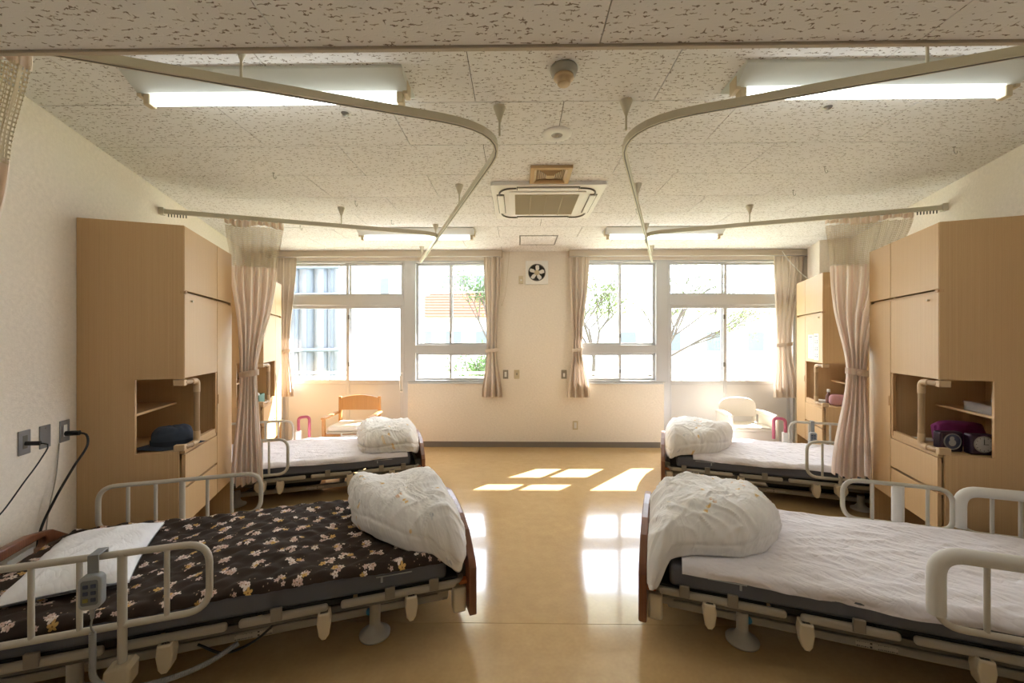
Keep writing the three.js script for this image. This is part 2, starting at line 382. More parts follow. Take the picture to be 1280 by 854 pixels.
{
  const shift = (g, du, dv) => { const u = g.attributes.uv; for (let i = 0; i < u.count; i++) u.setXY(i, u.getX(i) + du, u.getY(i) + dv); return g; };
  for (let k = -2; k < 9; k++) {
    let z1 = -2.093 - 0.455 * k + 0.455, z0 = z1 - 0.455; z1 -= 0.0026; z0 += 0.0026;
    z1 = Math.min(z1, ZS - 0.002); z0 = Math.max(z0, ZB + 0.002); if (z0 >= z1 - 0.02) continue;
    for (let c = -6; c < 7; c++) {
      const x0 = (c + (k % 2 === 0 ? 0.5 : 0)) * 0.91 - 0.455 - 0.455 + 0.0022, x1 = x0 + 0.91 - 0.0044;
      const p = inRoom([[x0, z0], [x1, z0], [x1, z1], [x0, z1]], 0.001);
      if (p) mesh('ceiling_board', shift(slab(p, CEIL, CEIL + 0.009), Math.floor(rr(0, 40)) * 0.173, Math.floor(rr(0, 40)) * 0.117), M.board, ceiling);
    }
  }
  const soffit = struct('trim_1', [slab(room(ZS, ZF, -0.05), SOFFIT + 0.009, CEIL + 0.12)], M.trim);
  soffit.name = 'ceiling_soffit';
  for (let k = 0; k < 6; k++) {
    const z0 = ZS + 0.004 + 0.455 * k + (k ? 0.0012 : 0), z1 = Math.min(ZF, ZS + 0.004 + 0.455 * (k + 1) - 0.0012);
    for (let c = -4; c < 4; c++) {
      const x0 = (c + (k % 2 ? 0.5 : 0)) * 0.91 + 0.0016, p = inRoom([[x0, z0], [x0 + 0.9068, z0], [x0 + 0.9068, z1], [x0, z1]], 0.001);
      if (p) mesh('ceiling_board', shift(slab(p, SOFFIT, SOFFIT + 0.009), Math.floor(rr(0, 40)) * 0.173, Math.floor(rr(0, 40)) * 0.117), M.board, soffit);
    }
  }
  struct('trim_1', box(wallX(ZS) + 0.005, -wallX(ZS) - 0.005, SOFFIT - 0.006, SOFFIT + 0.03, ZS - 0.016, ZS, 0.003), M.trim);
}
for (const side of ['L', 'R']) {
  MIR = side === 'R';
  const n = side === 'L' ? 'left' : 'right';
  const w = struct('wall_' + n, box(-0.15, 0, -0.05, CEIL + 0.1, -6.7, 1.6), M.paper); put(w, side, 0, 0, 0);
  const b = struct('baseboard_' + n, box(0.0, 0.008, 0, 0.07, -6.48, 0.9), M.base); put(b, side, 0, 0, 0);
}
MIR = false;
struct('wall_front', box(-2.6, 2.6, -0.05, CEIL + 0.1, ZF, ZF + 0.12), M.paper);
// window wall with its two openings
const OX0 = 0.55, OXM = 1.72, OX1 = 3.52, SILL = 0.886, HEAD = 2.555;
{
  const hole = (s) => [[OX0 * s, SILL], [OX0 * s, HEAD], [OX1 * s, HEAD], [OX1 * s, 0.02], [(OXM + 0.03) * s, 0.02], [(OXM + 0.03) * s, SILL]];
  const g = plate([[-4.3, -0.05], [4.3, -0.05], [4.3, CEIL + 0.1], [-4.3, CEIL + 0.1]], [hole(-1), hole(1)], 0.14);
  g.translate(0, 0, ZB - 0.14); struct('wall_back', g, M.paper);
  struct('baseboard_back', box(-OXM + 0.02, OXM - 0.02, 0, 0.075, ZB, ZB + 0.01, 0.003), M.base);
}
// pipe chase above the far cabinet beside the white armchair
{ const [x, z] = at('R', 0.17, 6.12); const c = struct('trim_2', box(-0.16, 0.17, 2.19, CEIL - 0.002, -0.22, 0.22), M.paper); c.name = 'wall_chase'; put(c, 'R', 0.165, 0, 6.0); }

// ------------------------------------------------------------------ windows and sliding doors
function sash(parent, x0, x1, y0, y1, z, st = 0.035, panel) {
  const t = 0.024, b = [box(x0, x0 + st, y0, y1, z, z + t, 0.003), box(x1 - st, x1, y0, y1, z, z + t, 0.003), box(x0 + st, x1 - st, y1 - st, y1, z, z + t, 0.003), box(x0 + st, x1 - st, y0, y0 + st, z, z + t, 0.003)];
  if (panel) b.push(box(x0 + st, x1 - st, panel - 0.03, panel + 0.03, z, z + t, 0.003));
  const f = mesh('sash', b, M.alu, parent);
  mesh('pane', box(x0 + st, x1 - st, (panel ? panel + 0.03 : y0 + st), y1 - st, z + 0.01, z + 0.0105), M.glass, f);
  if (panel) mesh('kick_panel', box(x0 + st, x1 - st, y0 + st, panel - 0.03, z + 0.005, z + 0.016), M.aluPanel, f);
  return f;
}
for (const s of [-1, 1]) {
  const X = (a, b) => [Math.min(a * s, b * s), Math.max(a * s, b * s)];
  const bar = (a, b, y0, y1, z0 = ZB - 0.11, z1 = ZB - 0.005) => { const [p, q] = X(a, b); return box(p, q, y0, y1, z0, z1, 0.004); };
  const w = structGroup(s < 0 ? 'window_1' : 'window_2');
  mesh('frame', [bar(OX0, OX0 + 0.03, SILL, HEAD), bar(OXM - 0.075, OXM + 0.075, SILL, HEAD), bar(OX0 + 0.03, OXM - 0.075, HEAD - 0.03, HEAD), bar(OX0 + 0.03, OXM - 0.075, SILL, SILL + 0.025),
    bar(OX0 + 0.03, OXM - 0.075, 1.285, 1.395)], M.alu, w);
  mesh('window_sill', bar(OX0 - 0.02, OXM + 0.02, SILL - 0.022, SILL, ZB - 0.02, ZB + 0.02), M.alu, w);
  const xm = 1.16;
  for (const [y0, y1] of [[1.395, HEAD - 0.03], [SILL + 0.025, 1.285]]) {
    for (const [a, b, z] of [[OX0 + 0.03, xm + 0.02, -0.06], [xm - 0.02, OXM - 0.075, -0.09]]) { const [p, q] = X(a, b); sash(w, p, q, y0, y1, ZB + z, 0.03); }
    mesh('window_latch', box(xm * s - 0.008, xm * s + 0.008, y0 + 0.1, y0 + 0.15, ZB - 0.036, ZB - 0.02, 0.003), M.metalDark, w);
  }
  const d = structGroup(s < 0 ? 'door_1' : 'door_2');
  mesh('frame', [bar(OXM + 0.075, OXM + 0.1, 0.02, HEAD), bar(OX1 - 0.03, OX1, 0.02, HEAD), bar(OXM + 0.1, OX1 - 0.03, HEAD - 0.03, HEAD), bar(OXM + 0.1, OX1 - 0.03, 1.945, 2.075), bar(OXM + 0.1, OX1 - 0.03, 0, 0.04), bar(OXM - 0.0, OXM + 0.08, 0.0, SILL)], M.alu, d);
  const dm = 2.585;
  for (const [a, b, z] of [[OXM + 0.1, dm + 0.03, -0.06], [dm - 0.03, OX1 - 0.03, -0.09]]) {
    const [p, q] = X(a, b); sash(d, p, q, 2.075, HEAD - 0.03, ZB + z, 0.03);
    sash(d, p, q, 0.04, 1.945, ZB + z, 0.045, 0.88);
  }
  for (const y of [1.75, 1.1]) mesh('door_latch', box((dm - 0.01) * s - 0.01, (dm - 0.01) * s + 0.01, y, y + 0.06, ZB - 0.036, ZB - 0.015, 0.003), M.metalDark, d);
  const hx = (OXM + 0.125) * s;
  if (s < 0) mesh('door_handle', [pipe([[hx, 0.98, ZB - 0.03], [hx, 0.98, ZB + 0.03], [hx, 0.77, ZB + 0.03], [hx, 0.77, ZB - 0.03]], 0.01, 0.02), box(hx - 0.02, hx + 0.02, 0.74, 1.02, ZB - 0.036, ZB - 0.028, 0.004)], M.white, d);
}
// curtain boards over the openings
for (const s of [-1, 1]) {
  const [a, b] = s < 0 ? [-3.66, -0.45] : [0.45, 3.66];
  const v = struct(s < 0 ? 'trim_3' : 'trim_4', [box(a, b, 2.588, CEIL - 0.004, ZB + 0.105, ZB + 0.12, 0.003), box(a, a + 0.012, 2.588, CEIL - 0.004, ZB, ZB + 0.105), box(b - 0.012, b, 2.588, CEIL - 0.004, ZB, ZB + 0.105)], M.trim);
  v.name = s < 0 ? 'trim_2' : 'trim_3';
  mesh('curtain_rod', rod([a + 0.02, 2.6, ZB + 0.06], [b - 0.02, 2.6, ZB + 0.06], 0.009), M.alu, v);
}

// ================================================================== CEILING FITTINGS
function fluorescent(x, z, label, group) {
  const t = thing('fluorescent_light', label, 'ceiling light', group); t.position.set(x, CEIL, z);
  const L = 0.635;
  const prof = plate([[-0.115, 0], [0.115, 0], [0.115, -0.012], [0.03, -0.062], [-0.03, -0.062], [-0.115, -0.012]], [], 2 * L, 0.002);
  prof.translate(0, 0, -L); prof.rotateY(Math.PI / 2);
  mesh('body', prof, M.fixture, t);
  for (const s of [-1, 1]) mesh('lamp_holder', [box(s * 0.6 - 0.016, s * 0.6 + 0.016, -0.112, -0.055, -0.022, 0.022, 0.006), box(s * 0.628 - 0.012, s * 0.628 + 0.012, -0.075, -0.012, -0.03, 0.03, 0.004)], M.cream, t);
  const tube = new THREE.CylinderGeometry(0.0165, 0.0165, 1.165, 20); tube.rotateZ(Math.PI / 2); tube.translate(0, -0.09, 0);
  mesh('tube', tube, M.tube, t, 'glowing white fluorescent tube');
  const l = new THREE.RectAreaLight(new THREE.Color().setRGB(0.96, 0.99, 1), TUBE_LIGHT, 1.16, 0.032);
  l.position.set(0, -0.112, 0); l.rotation.x = -Math.PI / 2; t.add(l);
}
fluorescent(-1.39, -1.92, 'lit fluorescent ceiling light between the ceiling soffit and the brown floral bed', 'ceiling lights by the soffit');
fluorescent(1.4, -1.91, 'lit fluorescent ceiling light above the bed with padded white side rails');
fluorescent(-1.35, -4.49, 'lit fluorescent ceiling light near the window with the sliding door handle');
fluorescent(1.35, -4.49, 'lit fluorescent ceiling light near the window facing the leafy tree branches');
{
  const t = thing('air_conditioner', 'square white ceiling cassette air conditioner with beige grille', 'air conditioner'); t.position.set(0.0, CEIL, -3.57);
  const body = plate(roundRect(-0.45, 0.45, -0.435, 0.435, 0.02), [], 0.022, 0.006); body.rotateX(Math.PI / 2); body.translate(0, 0, 0); mesh('panel', body, M.acWhite, t);
  const ring = [];
  for (const [sx, sz] of [[-1, -1], [1, -1], [1, 1], [-1, 1]]) {
    ring.push(softPipe([[sx * 0.25, -0.031, sz * 0.375], [sx * 0.33, -0.032, sz * 0.36], [sx * 0.375, -0.032, sz * 0.31], [sx * 0.39, -0.031, sz * 0.24]], 0.0075, 24, 8));
  }
  mesh('corner_groove', ring, M.metalDark, t);
  for (const [x0, x1, z0, z1] of [[-0.24, 0.24, 0.345, 0.395], [-0.24, 0.24, -0.395, -0.345], [0.355, 0.405, -0.23, 0.23], [-0.405, -0.355, -0.23, 0.23]]) {
    mesh('air_slot', box(x0 - 0.006, x1 + 0.006, -0.033, -0.028, z0 - 0.006, z1 + 0.006), M.metalDark, t);
    mesh('louver', box(x0, x1, -0.04, -0.03, z0 + 0.003, z1 - 0.003, 0.005), M.acWhite, t);
  }
  mesh('intake_frame', box(-0.31, 0.31, -0.036, -0.028, -0.31, 0.3, 0.002), M.acWhite, t);
  const g = [];
  mesh('intake_grille', box(-0.262, 0.262, -0.04, -0.034, -0.262, 0.25, 0.001), M.grille, t);
  for (let k = 1; k < 4; k++) g.push(box(-0.262 + k * 0.131 - 0.005, -0.262 + k * 0.131 + 0.005, -0.045, -0.039, -0.255, 0.245));
  for (let k = 0; k < 24; k++) g.push(box(-0.258, 0.258, -0.0425, -0.0395, -0.25 + k * 0.0205, -0.25 + k * 0.0205 + 0.008));
  mesh('grille_slats', g, M.grille, t).userData.kind = 'stuff';
}
{
  const t = thing('ceiling_vent', 'small square tan ceiling vent beside the white air conditioner', 'vent'); t.position.set(0, CEIL, -2.995);
  const f = (a, ya, b, yb) => { const q = [], S = [[-1, -1], [1, -1], [1, 1], [-1, 1]]; for (let k = 0; k < 4; k++) { const [p, r] = [S[k], S[(k + 1) % 4]]; q.push([p[0] * a, ya, p[1] * a], [r[0] * a, ya, r[1] * a], [r[0] * b, yb, r[1] * b], [p[0] * a, ya, p[1] * a], [r[0] * b, yb, r[1] * b], [p[0] * b, yb, p[1] * b]); } const g = new THREE.BufferGeometry(); g.setAttribute('position', new THREE.Float32BufferAttribute(q.flat(), 3)); g.setAttribute('uv', new THREE.Float32BufferAttribute(q.map(() => [0, 0]).flat(), 2)); g.computeVertexNormals(); return g; };
  const dm = M.ventTan.clone(); dm.side = THREE.DoubleSide;
  mesh('frame', [f(0.148, 0, 0.148, -0.02), f(0.148, -0.02, 0.118, -0.022), f(0.118, -0.022, 0.1, -0.004)], dm, t);
  mesh('backing', box(-0.102, 0.102, -0.006, -0.001, -0.102, 0.102), M.ventDark, t);
  for (let k = 0; k < 6; k++) { const a = 0.098 - k * 0.0125; mesh('louver', f(a, -0.004 - k * 0.0025, a - 0.006, -0.009 - k * 0.0025), dm, t); }
  mesh('centre_knob', box(-0.03, 0.03, -0.026, -0.004, -0.03, 0.03, 0.004), M.ventTan, t);
}
{
  const t = thing('smoke_detector', 'round beige smoke detector on a grey base next to the soffit edge', 'smoke detector'); t.position.set(-0.03, CEIL, -1.84);
  mesh('base', lathe([[0.001, 0], [0.06, 0], [0.062, -0.01], [0.055, -0.03], [0.04, -0.036], [0.001, -0.036]]), mat({ color: '#a9a69c', roughness: 0.5 }), t);
  mesh('sensor_head', lathe([[0.001, -0.036], [0.044, -0.036], [0.046, -0.046], [0.04, -0.052], [0.03, -0.054], [0.029, -0.07], [0.026, -0.074], [0.001, -0.075]]), mat({ color: '#cdb38c', roughness: 0.5 }), t);
}
{
  const t = thing('emergency_light', 'round white flush emergency light set in the ceiling', 'ceiling light'); t.position.set(-0.006, CEIL, -2.42);
  mesh('ring', lathe([[0.034, -0.004], [0.036, -0.012], [0.07, -0.012], [0.086, -0.006], [0.088, 0]]), M.acWhite, t);
  mesh('reflector', lathe([[0.001, -0.0005], [0.02, -0.002], [0.034, -0.007]]), M.steel, t);
  mesh('bulb', move(new THREE.SphereGeometry(0.012, 14, 10), 0, -0.008, 0), M.clear, t);
}
{
  const t = thing('ceiling_hatch', 'square access hatch with metal frame in the ceiling by the exhaust fan', 'hatch'); t.position.set(0.005, CEIL, -4.96);
  const w = 0.225;
  mesh('frame', [box(-w, w, -0.005, 0, -w, -w + 0.014), box(-w, w, -0.005, 0, w - 0.014, w), box(-w, -w + 0.014, -0.005, 0, -w, w), box(w - 0.014, w, -0.005, 0, -w, w)], M.steel, t);
  const p = slab([[-w + 0.016, -w + 0.016], [w - 0.016, -w + 0.016], [w - 0.016, w - 0.016], [-w + 0.016, w - 0.016]], -0.003, 0); mesh('panel', p, M.board, t);
}
for (const [x, z, l] of [[-1.165, -2.18, 'small round chrome sprinkler head beside the curtain track of the brown floral bed'], [1.385, -2.16, 'small round chrome sprinkler head beside the curtain track of the padded bed']]) {
  const t = thing('sprinkler_head', l, 'sprinkler'); t.position.set(x, CEIL, z);
  mesh('flange', lathe([[0.001, -0.002], [0.03, -0.003], [0.032, 0]]), M.white, t); mesh('cap', lathe([[0.001, -0.014], [0.016, -0.012], [0.022, -0.002]]), M.steel, t);
}
for (const [u, z] of [[-2.02, -2.95], [1.92, -2.9], [2.52, -2.62], [-1.66, -3.55], [2.0, -3.35], [0.86, -3.8], [-2.55, -4.3], [-1.52, -4.12]]) {
  const h = solo('ceiling_hook', [softPipe([[0, 0, 0], [0, -0.03, 0], [0.012, -0.045, 0], [0.02, -0.036, 0], [0.018, -0.026, 0]], 0.0018, 20, 6), cyl(0, -0.003, 0, 0, 0.008)], M.steel, 'tiny wire hook screwed into the ceiling board', 'hook', 'wire hooks in the ceiling');
  h.position.set(u, CEIL, z);
}
// curtain tracks
const RY = 2.505;
for (const side of ['L', 'R']) {
  MIR = side === 'R';
  const t = thing('curtain_track', side === 'L' ? 'beige ceiling-hung curtain track around the brown floral bed' : 'beige ceiling-hung curtain track around the bed with padded white rails', 'curtain track');
  put(t, side, 0, 0, 0);
  const P = (N, a, y = RY) => [N, y, -a], an = side === 'L' ? 1.94 : 1.89;
  mesh('main_rail', sweepRect([P(0.01, an), P(2.315, an), P(2.24, 5.52)], 0.022, 0.036, 0.36), M.track, t);
  mesh('rail_slot', sweepRect([P(0.02, an, RY - 0.0185), P(2.315, an, RY - 0.0185), P(2.24, 5.5, RY - 0.0185)], 0.006, 0.003, 0.36), M.metalDark, t);
  mesh('branch_rail', sweepRect([P(0.01, 4.06), P(2.27, 4.05), P(2.27, 4.4)], 0.022, 0.036, 0.2), M.track, t);
  for (const [N, a] of [[0.006, an], [0.006, 4.06]]) mesh('wall_bracket', box(N - 0.004, N + 0.03, RY - 0.03, RY + 0.03, -a - 0.022, -a + 0.022, 0.004), M.track, t);
  for (const [N, a] of [[1.14, an], [2.28, an + 0.11], [2.29, 3.17], [2.27, 4.33], [2.24, 5.38], [1.37, 4.05]]) {
    const h = mesh('hanger', [cyl(N, RY + 0.018, CEIL - 0.06, -a, 0.0055), move(lathe([[0.007, -0.075], [0.012, -0.06], [0.032, -0.004], [0.032, 0]]), N, CEIL, -a)], M.track, t);
  }
  const rg = [];
  for (let k = 0; k < 7; k++) rg.push(box(0.06 + k * 0.02, 0.066 + k * 0.02, RY - 0.042, RY - 0.018, -4.064, -4.056));
  mesh('runner_hooks', rg, M.metalDark, t).userData.kind = 'stuff';
}
MIR = false;

// ================================================================== CURTAINS
function pleated(o, y0, y1, rows, cols, uvw) {           // y0 top to y1 bottom; o.c(y), o.w(y), o.amp(y), o.n
  return grid(cols, rows, (u, v) => {
    const y = lerp(y0, y1, v), c = o.c(y), w = o.w(y), a = o.amp(y);
    const ph = o.n * 2 * Math.PI * u + 0.9 * nz(u * 5, y * 0.7, o.seed) * 2;
    const x = c + w * (2 * u - 1) + 0.3 * a * Math.sin(ph * 0.5 + 1 + o.seed);
    const z = a * Math.sin(ph) * (0.75 + 0.5 * nz(u * 9, 0.3 * y, o.seed + 3)) + a * 0.4 * nz(u * 4, y * 1.6, o.seed + 8) + (o.z ? o.z(y) : 0);
    return [x, y + (o.hem ? o.hem(u) * v : 0), z, u * uvw, y];
  });
}
const stops = (list) => (y) => { for (let i = 0; i < list.length - 1; i++) { const [ya, a] = list[i], [yb, b] = list[i + 1]; if (y <= ya && y >= yb) return lerp(a, b, ss(0, 1, (ya - y) / (ya - yb))); } return y > list[0][0] ? list[0][1] : list[list.length - 1][1]; };
function windowCurtain(x, wTop, wTie, wBot, yTie, lean, label, n, sd, yb = 0.69) {
  const t = thing('window_curtain', label, 'curtain'); t.position.set(x, 0, ZB + 0.062);
  const o = { n, seed: sd, c: stops([[2.58, 0], [yTie, lean], [yb, 0.4 * lean]]), w: stops([[2.58, wTop], [yTie, wTie], [yb, wBot]]), amp: stops([[2.58, 0.024], [2.2, 0.034], [yTie, 0.026], [yb, 0.042]]) };
  mesh('drape', pleated(o, 2.585, yb, 60, 130, 1.2), M.curtain, t);
  mesh('tieback', grid(40, 4, (u, v) => { const q = u * 2 * Math.PI; return [lean + (wTie + 0.014) * Math.cos(q), yTie - 0.02 + 0.045 * v + 0.012 * Math.cos(q), 0.036 * Math.sin(q)]; }), M.curtain, t);
  mesh('tie_knot', move(new THREE.SphereGeometry(0.022, 12, 10).scale(1, 0.9, 0.6), lean, yTie, 0.036), M.curtain, t);
}
windowCurtain(-0.58, 0.125, 0.075, 0.145, 1.32, -0.01, 'beige curtain tied back between the exhaust fan and the window with the roof view', 6.5, 1.3);
windowCurtain(0.595, 0.13, 0.06, 0.145, 1.33, -0.03, 'beige curtain tied back between the exhaust fan and the window with tree branches', 6.5, 4.1);
windowCurtain(-3.41, 0.165, 0.085, 0.12, 1.31, -0.02, 'beige curtain tied back at the wall end of the window behind the wooden chair', 7, 7.7);
windowCurtain(3.39, 0.2, 0.095, 0.165, 1.4, -0.06, 'beige curtain tied back behind the white plastic armchair', 8, 9.2);
function bedCurtain(side, N, a, top, tie, bot, lab, sd, y = [2.09, 1.17, 0.27], fwd = 0.17) {
  MIR = side === 'R';
  const t = thing('bed_curtain', lab, 'curtain'); put(t, side, N, 0, a);
  const o = { n: 11, seed: sd, c: stops([[2.48, top[0]], [y[0], lerp(top[0], tie[0], 0.3)], [y[1], tie[0]], [y[2], bot[0]]]), w: stops([[2.48, top[1]], [y[0], lerp(top[1], tie[1], 0.3)], [y[1], tie[1]], [y[2], bot[1]]]), amp: stops([[2.48, 0.02], [y[1] + 0.3, 0.034], [y[1], 0.03], [y[2], 0.045]]), hem: (u) => 0.015 * Math.sin(u * 9 + sd), z: stops([[1.75, 0], [y[1], fwd * 0.75], [y[2], fwd]]) };
  const yh = 2.44;
  mesh('heading', pleated({ ...o, amp: () => 0.026, n: 17 }, RY - 0.02, yh, 6, 170, 1.3), M.bedCurtain, t);
  mesh('net_top', pleated(o, yh, y[0], 16, 150, 1.25), M.net, t);
  mesh('drape', pleated(o, y[0], y[2], 60, 150, 1.5), M.bedCurtain, t);
  mesh('tieback', grid(40, 4, (u, v) => { const q = u * 2 * Math.PI; return [tie[0] + (tie[1] + 0.012) * Math.cos(q), y[1] - 0.02 + 0.05 * v + 0.012 * Math.cos(q), 0.045 * Math.sin(q) + fwd * 0.75]; }), M.bedCurtain, t);
  mesh('tie_knot', move(new THREE.SphereGeometry(0.024, 12, 10).scale(1, 0.9, 0.6), tie[0], y[1], 0.046 + fwd * 0.75), M.bedCurtain, t);
  MIR = false;
}
bedCurtain('L', 0.66, 4.06, [0.02, 0.22], [0.005, 0.06], [0.01, 0.11], 'pinkish bed curtain with net top beside the cabinet holding the blue hat', 2.2);
bedCurtain('R', 0.66, 4.06, [-0.16, 0.3], [-0.035, 0.065], [0.01, 0.135], 'pinkish striped bed curtain with net top beside the cabinet holding two clocks', 5.9, [2.09, 1.19, 0.345]);
bedCurtain('L', 0.33, 1.94, [0.0, 0.16], [-0.1, 0.07], [-0.08, 0.12], 'bed curtain with net top against the wall with three grey outlets', 8.4, [2.09, 1.35, 0.9], 0);

// ================================================================== BEDS
const railWood = M.brown;
function bed(side, N, a, turn, DY, label, opts) {
  MIR = side === 'R';
  const lowered = (g, d = DY) => { const h = merged(g).clone(); h.translate(0, d, 0); return h; };
  const t = thing('hospital_bed', label, 'bed'); put(t, side, N, 0, a, turn);
  const L = 2.06, W = 0.485;
  // head and foot boards: outline in z, y
  const board = (x, h, low) => {
    const out = [[-W, low], [W, low], [W, h - 0.16], [W - 0.03, h - 0.125], [W - 0.16, h - 0.04], [W - 0.3, h - 0.008], [0, h], [-W + 0.3, h - 0.008], [-W + 0.16, h - 0.04], [-W + 0.03, h - 0.125], [-W, h - 0.16]];
    const g = plate(out, [roundRect(-0.28, 0.28, h - 0.1, h - 0.05, 0.024).reverse()], 0.026, 0.006); g.rotateY(Math.PI / 2); g.translate(x, 0, 0); return boxUV(g);
  };
  mesh('footboard', lowered(board(L - 0.028, 0.585, 0.2)), M.brown, t, 'brown wooden footboard with a hand slot');
  mesh('name_label', lowered(box(0.0265, 0.0275, 0.5, 0.53, -0.2, -0.05)), M.white, t);
  mesh('headboard', lowered(board(0.0, 0.6, 0.2)), M.brown, t, 'brown wooden headboard');
  // lower chassis
  const beams = [];
  for (const z of [-0.27, 0.27]) beams.push(box(0.12, 1.93, 0.178, 0.216, z - 0.02, z + 0.02, 0.006));
  for (const x of [0.14, 0.75, 1.3, 1.9]) beams.push(box(x - 0.02, x + 0.02, 0.18, 0.214, -0.27, 0.27));
  mesh('base_frame', lowered(beams), M.metal, t);
  mesh('lift_motor', lowered([box(0.55, 1.1, 0.16, 0.24, -0.1, 0.1, 0.02), rod([1.1, 0.2, 0], [1.5, 0.27, 0], 0.025)]), M.dark, t);
  for (const z of [-0.25, 0.25]) for (const [p, q] of [[0.5, 0.75], [1.55, 1.3]]) mesh('lift_arm', lowered(rod([p, 0.2, z], [q, 0.335, z], 0.014)), M.metalDark, t);
  // mattress platform
  mesh('platform', lowered([box(0.05, 0.78, 0.345, 0.372, -0.43, 0.43, 0.006), box(0.8, 1.12, 0.345, 0.372, -0.43, 0.43, 0.006), box(1.14, 1.5, 0.345, 0.372, -0.43, 0.43, 0.006), box(1.52, 1.98, 0.345, 0.372, -0.43, 0.43, 0.006)]), M.dark, t);
  for (const z of [-0.452, 0.452]) {
    for (const [x0, x1] of [[0.06, 0.62], [0.66, 1.02], [1.06, 1.4], [1.45, 1.97]]) mesh('platform_rail', lowered(box(x0, x1, 0.336, 0.37, z - 0.014, z + 0.014, 0.013)), M.metal, t);
    const zz = z * 0.9;
    mesh('under_rail', lowered(box(0.06, 1.97, 0.3, 0.33, zz - 0.012, zz + 0.012, 0.004)), M.metalDark, t);
    for (const x of [0.42, 1.2, 1.66, 1.86]) mesh('mattress_stop', lowered(box(x - 0.022, x + 0.022, 0.345, 0.4, z + Math.sign(z) * 0.006, z + Math.sign(z) * 0.02, 0.004)), M.clip, t);
    for (const x of [0.82, 1.385, 1.755]) {
      const s = Math.sign(z), g = plate([[-0.03, 0.335], [0.03, 0.335], [0.036, 0.29], [0.026, 0.235], [0.01, 0.215], [-0.012, 0.215], [-0.027, 0.235], [-0.036, 0.29]], [], 0.05, 0.008); g.translate(0, -0.335, 0); g.scale(0.8, 0.92, 0.9); g.translate(x, 0.345, z - 0.025 + s * 0.01);
      const so = mesh('rail_socket', lowered(g), M.cream, t); mesh('socket_hole', lowered(box(x - 0.018, x + 0.018, 0.336, 0.345, z - 0.01 + s * 0.01, z + 0.02 + s * 0.01, 0.003)), M.dark, so);
    }
    mesh('maker_plate', lowered(box(1.0, 1.15, 0.186, 0.208, (z > 0 ? 0.29 : -0.291), (z > 0 ? 0.291 : -0.29))), M.stickerMat, t);
  }
  mesh('end_bar', lowered([pipe([[1.9, 0.352, 0.44], [2.0, 0.352, 0.44], [2.0, 0.352, -0.44], [1.9, 0.352, -0.44]], 0.013, 0.07), box(1.95, 2.03, 0.25, 0.31, -0.3, 0.3, 0.01), box(1.9, 1.96, 0.19, 0.3, -0.29, -0.25, 0.006), box(1.9, 1.96, 0.19, 0.3, 0.25, 0.29, 0.006)]), M.metal, t);
  for (const z of [-0.42, 0.42]) for (const x of [0.055, 1.985]) mesh('corner_cover', lowered(box(x - 0.03, x + 0.035, 0.2, 0.32, z - 0.032, z + 0.032, 0.012)), M.cream, t);
  mesh('board_bracket', lowered([box(1.98, 2.03, 0.32, 0.4, -0.4, -0.34, 0.008), box(1.98, 2.03, 0.32, 0.4, 0.34, 0.4, 0.008), box(0.026, 0.07, 0.32, 0.4, -0.4, -0.34, 0.008), box(0.026, 0.07, 0.32, 0.4, 0.34, 0.4, 0.008)]), M.metalDark, t);
  mesh('release_lever', lowered(box(1.985, 2.028, 0.33, 0.35, 0.4, 0.44, 0.006)), mat({ color: '#b5652a', roughness: 0.5 }), t);
  // feet, casters, pedals
  for (const [x, z] of [[1.595, 0.26], [0.45, 0.26], [1.595, -0.2], [0.45, -0.2]]) {
    mesh('support_foot', [move(lathe([[0.001, 0], [0.072, 0], [0.074, 0.012], [0.05, 0.022], [0.03, 0.045], [0.026, 0.06]]), x, 0, z + 0.035 * Math.sign(z)), cyl(x, 0.055, 0.24 + DY, z + 0.035 * Math.sign(z), 0.026)], M.rail, t);
  }
  for (const [x, z] of [[1.68, 0.12], [0.3, 0.12], [1.68, -0.3], [0.3, -0.3]]) {
    const g = new THREE.TorusGeometry(0.043, 0.019, 10, 24); g.translate(x, 0.062, z);
    const c = mesh('caster', g, M.black, t); const hub = new THREE.CylinderGeometry(0.03, 0.03, 0.03, 18); hub.rotateX(Math.PI / 2); hub.translate(x, 0.062, z);
    mesh('caster_hub', hub, M.steel, c); mesh('caster_fork', box(x - 0.012, x + 0.03, 0.06, 0.24 + DY, z - 0.03, z - 0.022, 0.003), M.metalDark, c);
  }
  mesh('brake_pedal', [box(1.9, 1.96, 0.09, 0.115, 0.18, 0.28, 0.01), rod([1.93, 0.1, 0.2], [1.9, 0.16, 0.2], 0.01)], M.clip, t);
  mesh('height_knob', (() => { const g = new THREE.CylinderGeometry(0.016, 0.016, 0.012, 16); g.rotateX(Math.PI / 2); g.translate(1.57, 0.2 + DY, 0.296); return g; })(), mat({ color: '#2c7fa6', roughness: 0.5 }), t);
  // side rails
  for (const r of opts.rails) {
    const z = r.z, rad = 0.0125;
    const y0 = r.low ?? 0.465, y1 = r.top ?? 0.695;
    const fr = mesh('side_rail', [pipe(r.open ? [[r.x0, y0 - 0.1, z], [r.x0, y1, z], [r.x1, y1, z], [r.x1, y0 - 0.1, z]] : [[r.x0 + 0.1, y0, z], [r.x1, y0, z], [r.x1, y1, z], [r.x0, y1, z], [r.x0, y0, z], [r.x0 + 0.12, y0, z]], r.rad ?? rad, 0.085, 12), ...(r.open ? [rod([r.x0, y0, z], [r.x1, y0, z], 0.009)] : [])], r.mat ?? M.rail, t);
    for (const x of r.bars) mesh('bar', cyl(x, y0, y1, z, 0.009), M.rail, fr);
    for (const x of r.posts) { mesh('post', cyl(x, 0.2, y1, z, 0.0145), M.rail, fr); }
    if (r.pad) { mesh('foam_padding', pipe(r.pad.map(([x, y]) => [x, y, z]), 0.0285, 0.085, 16), M.foam, fr, 'thick white foam tube'); }
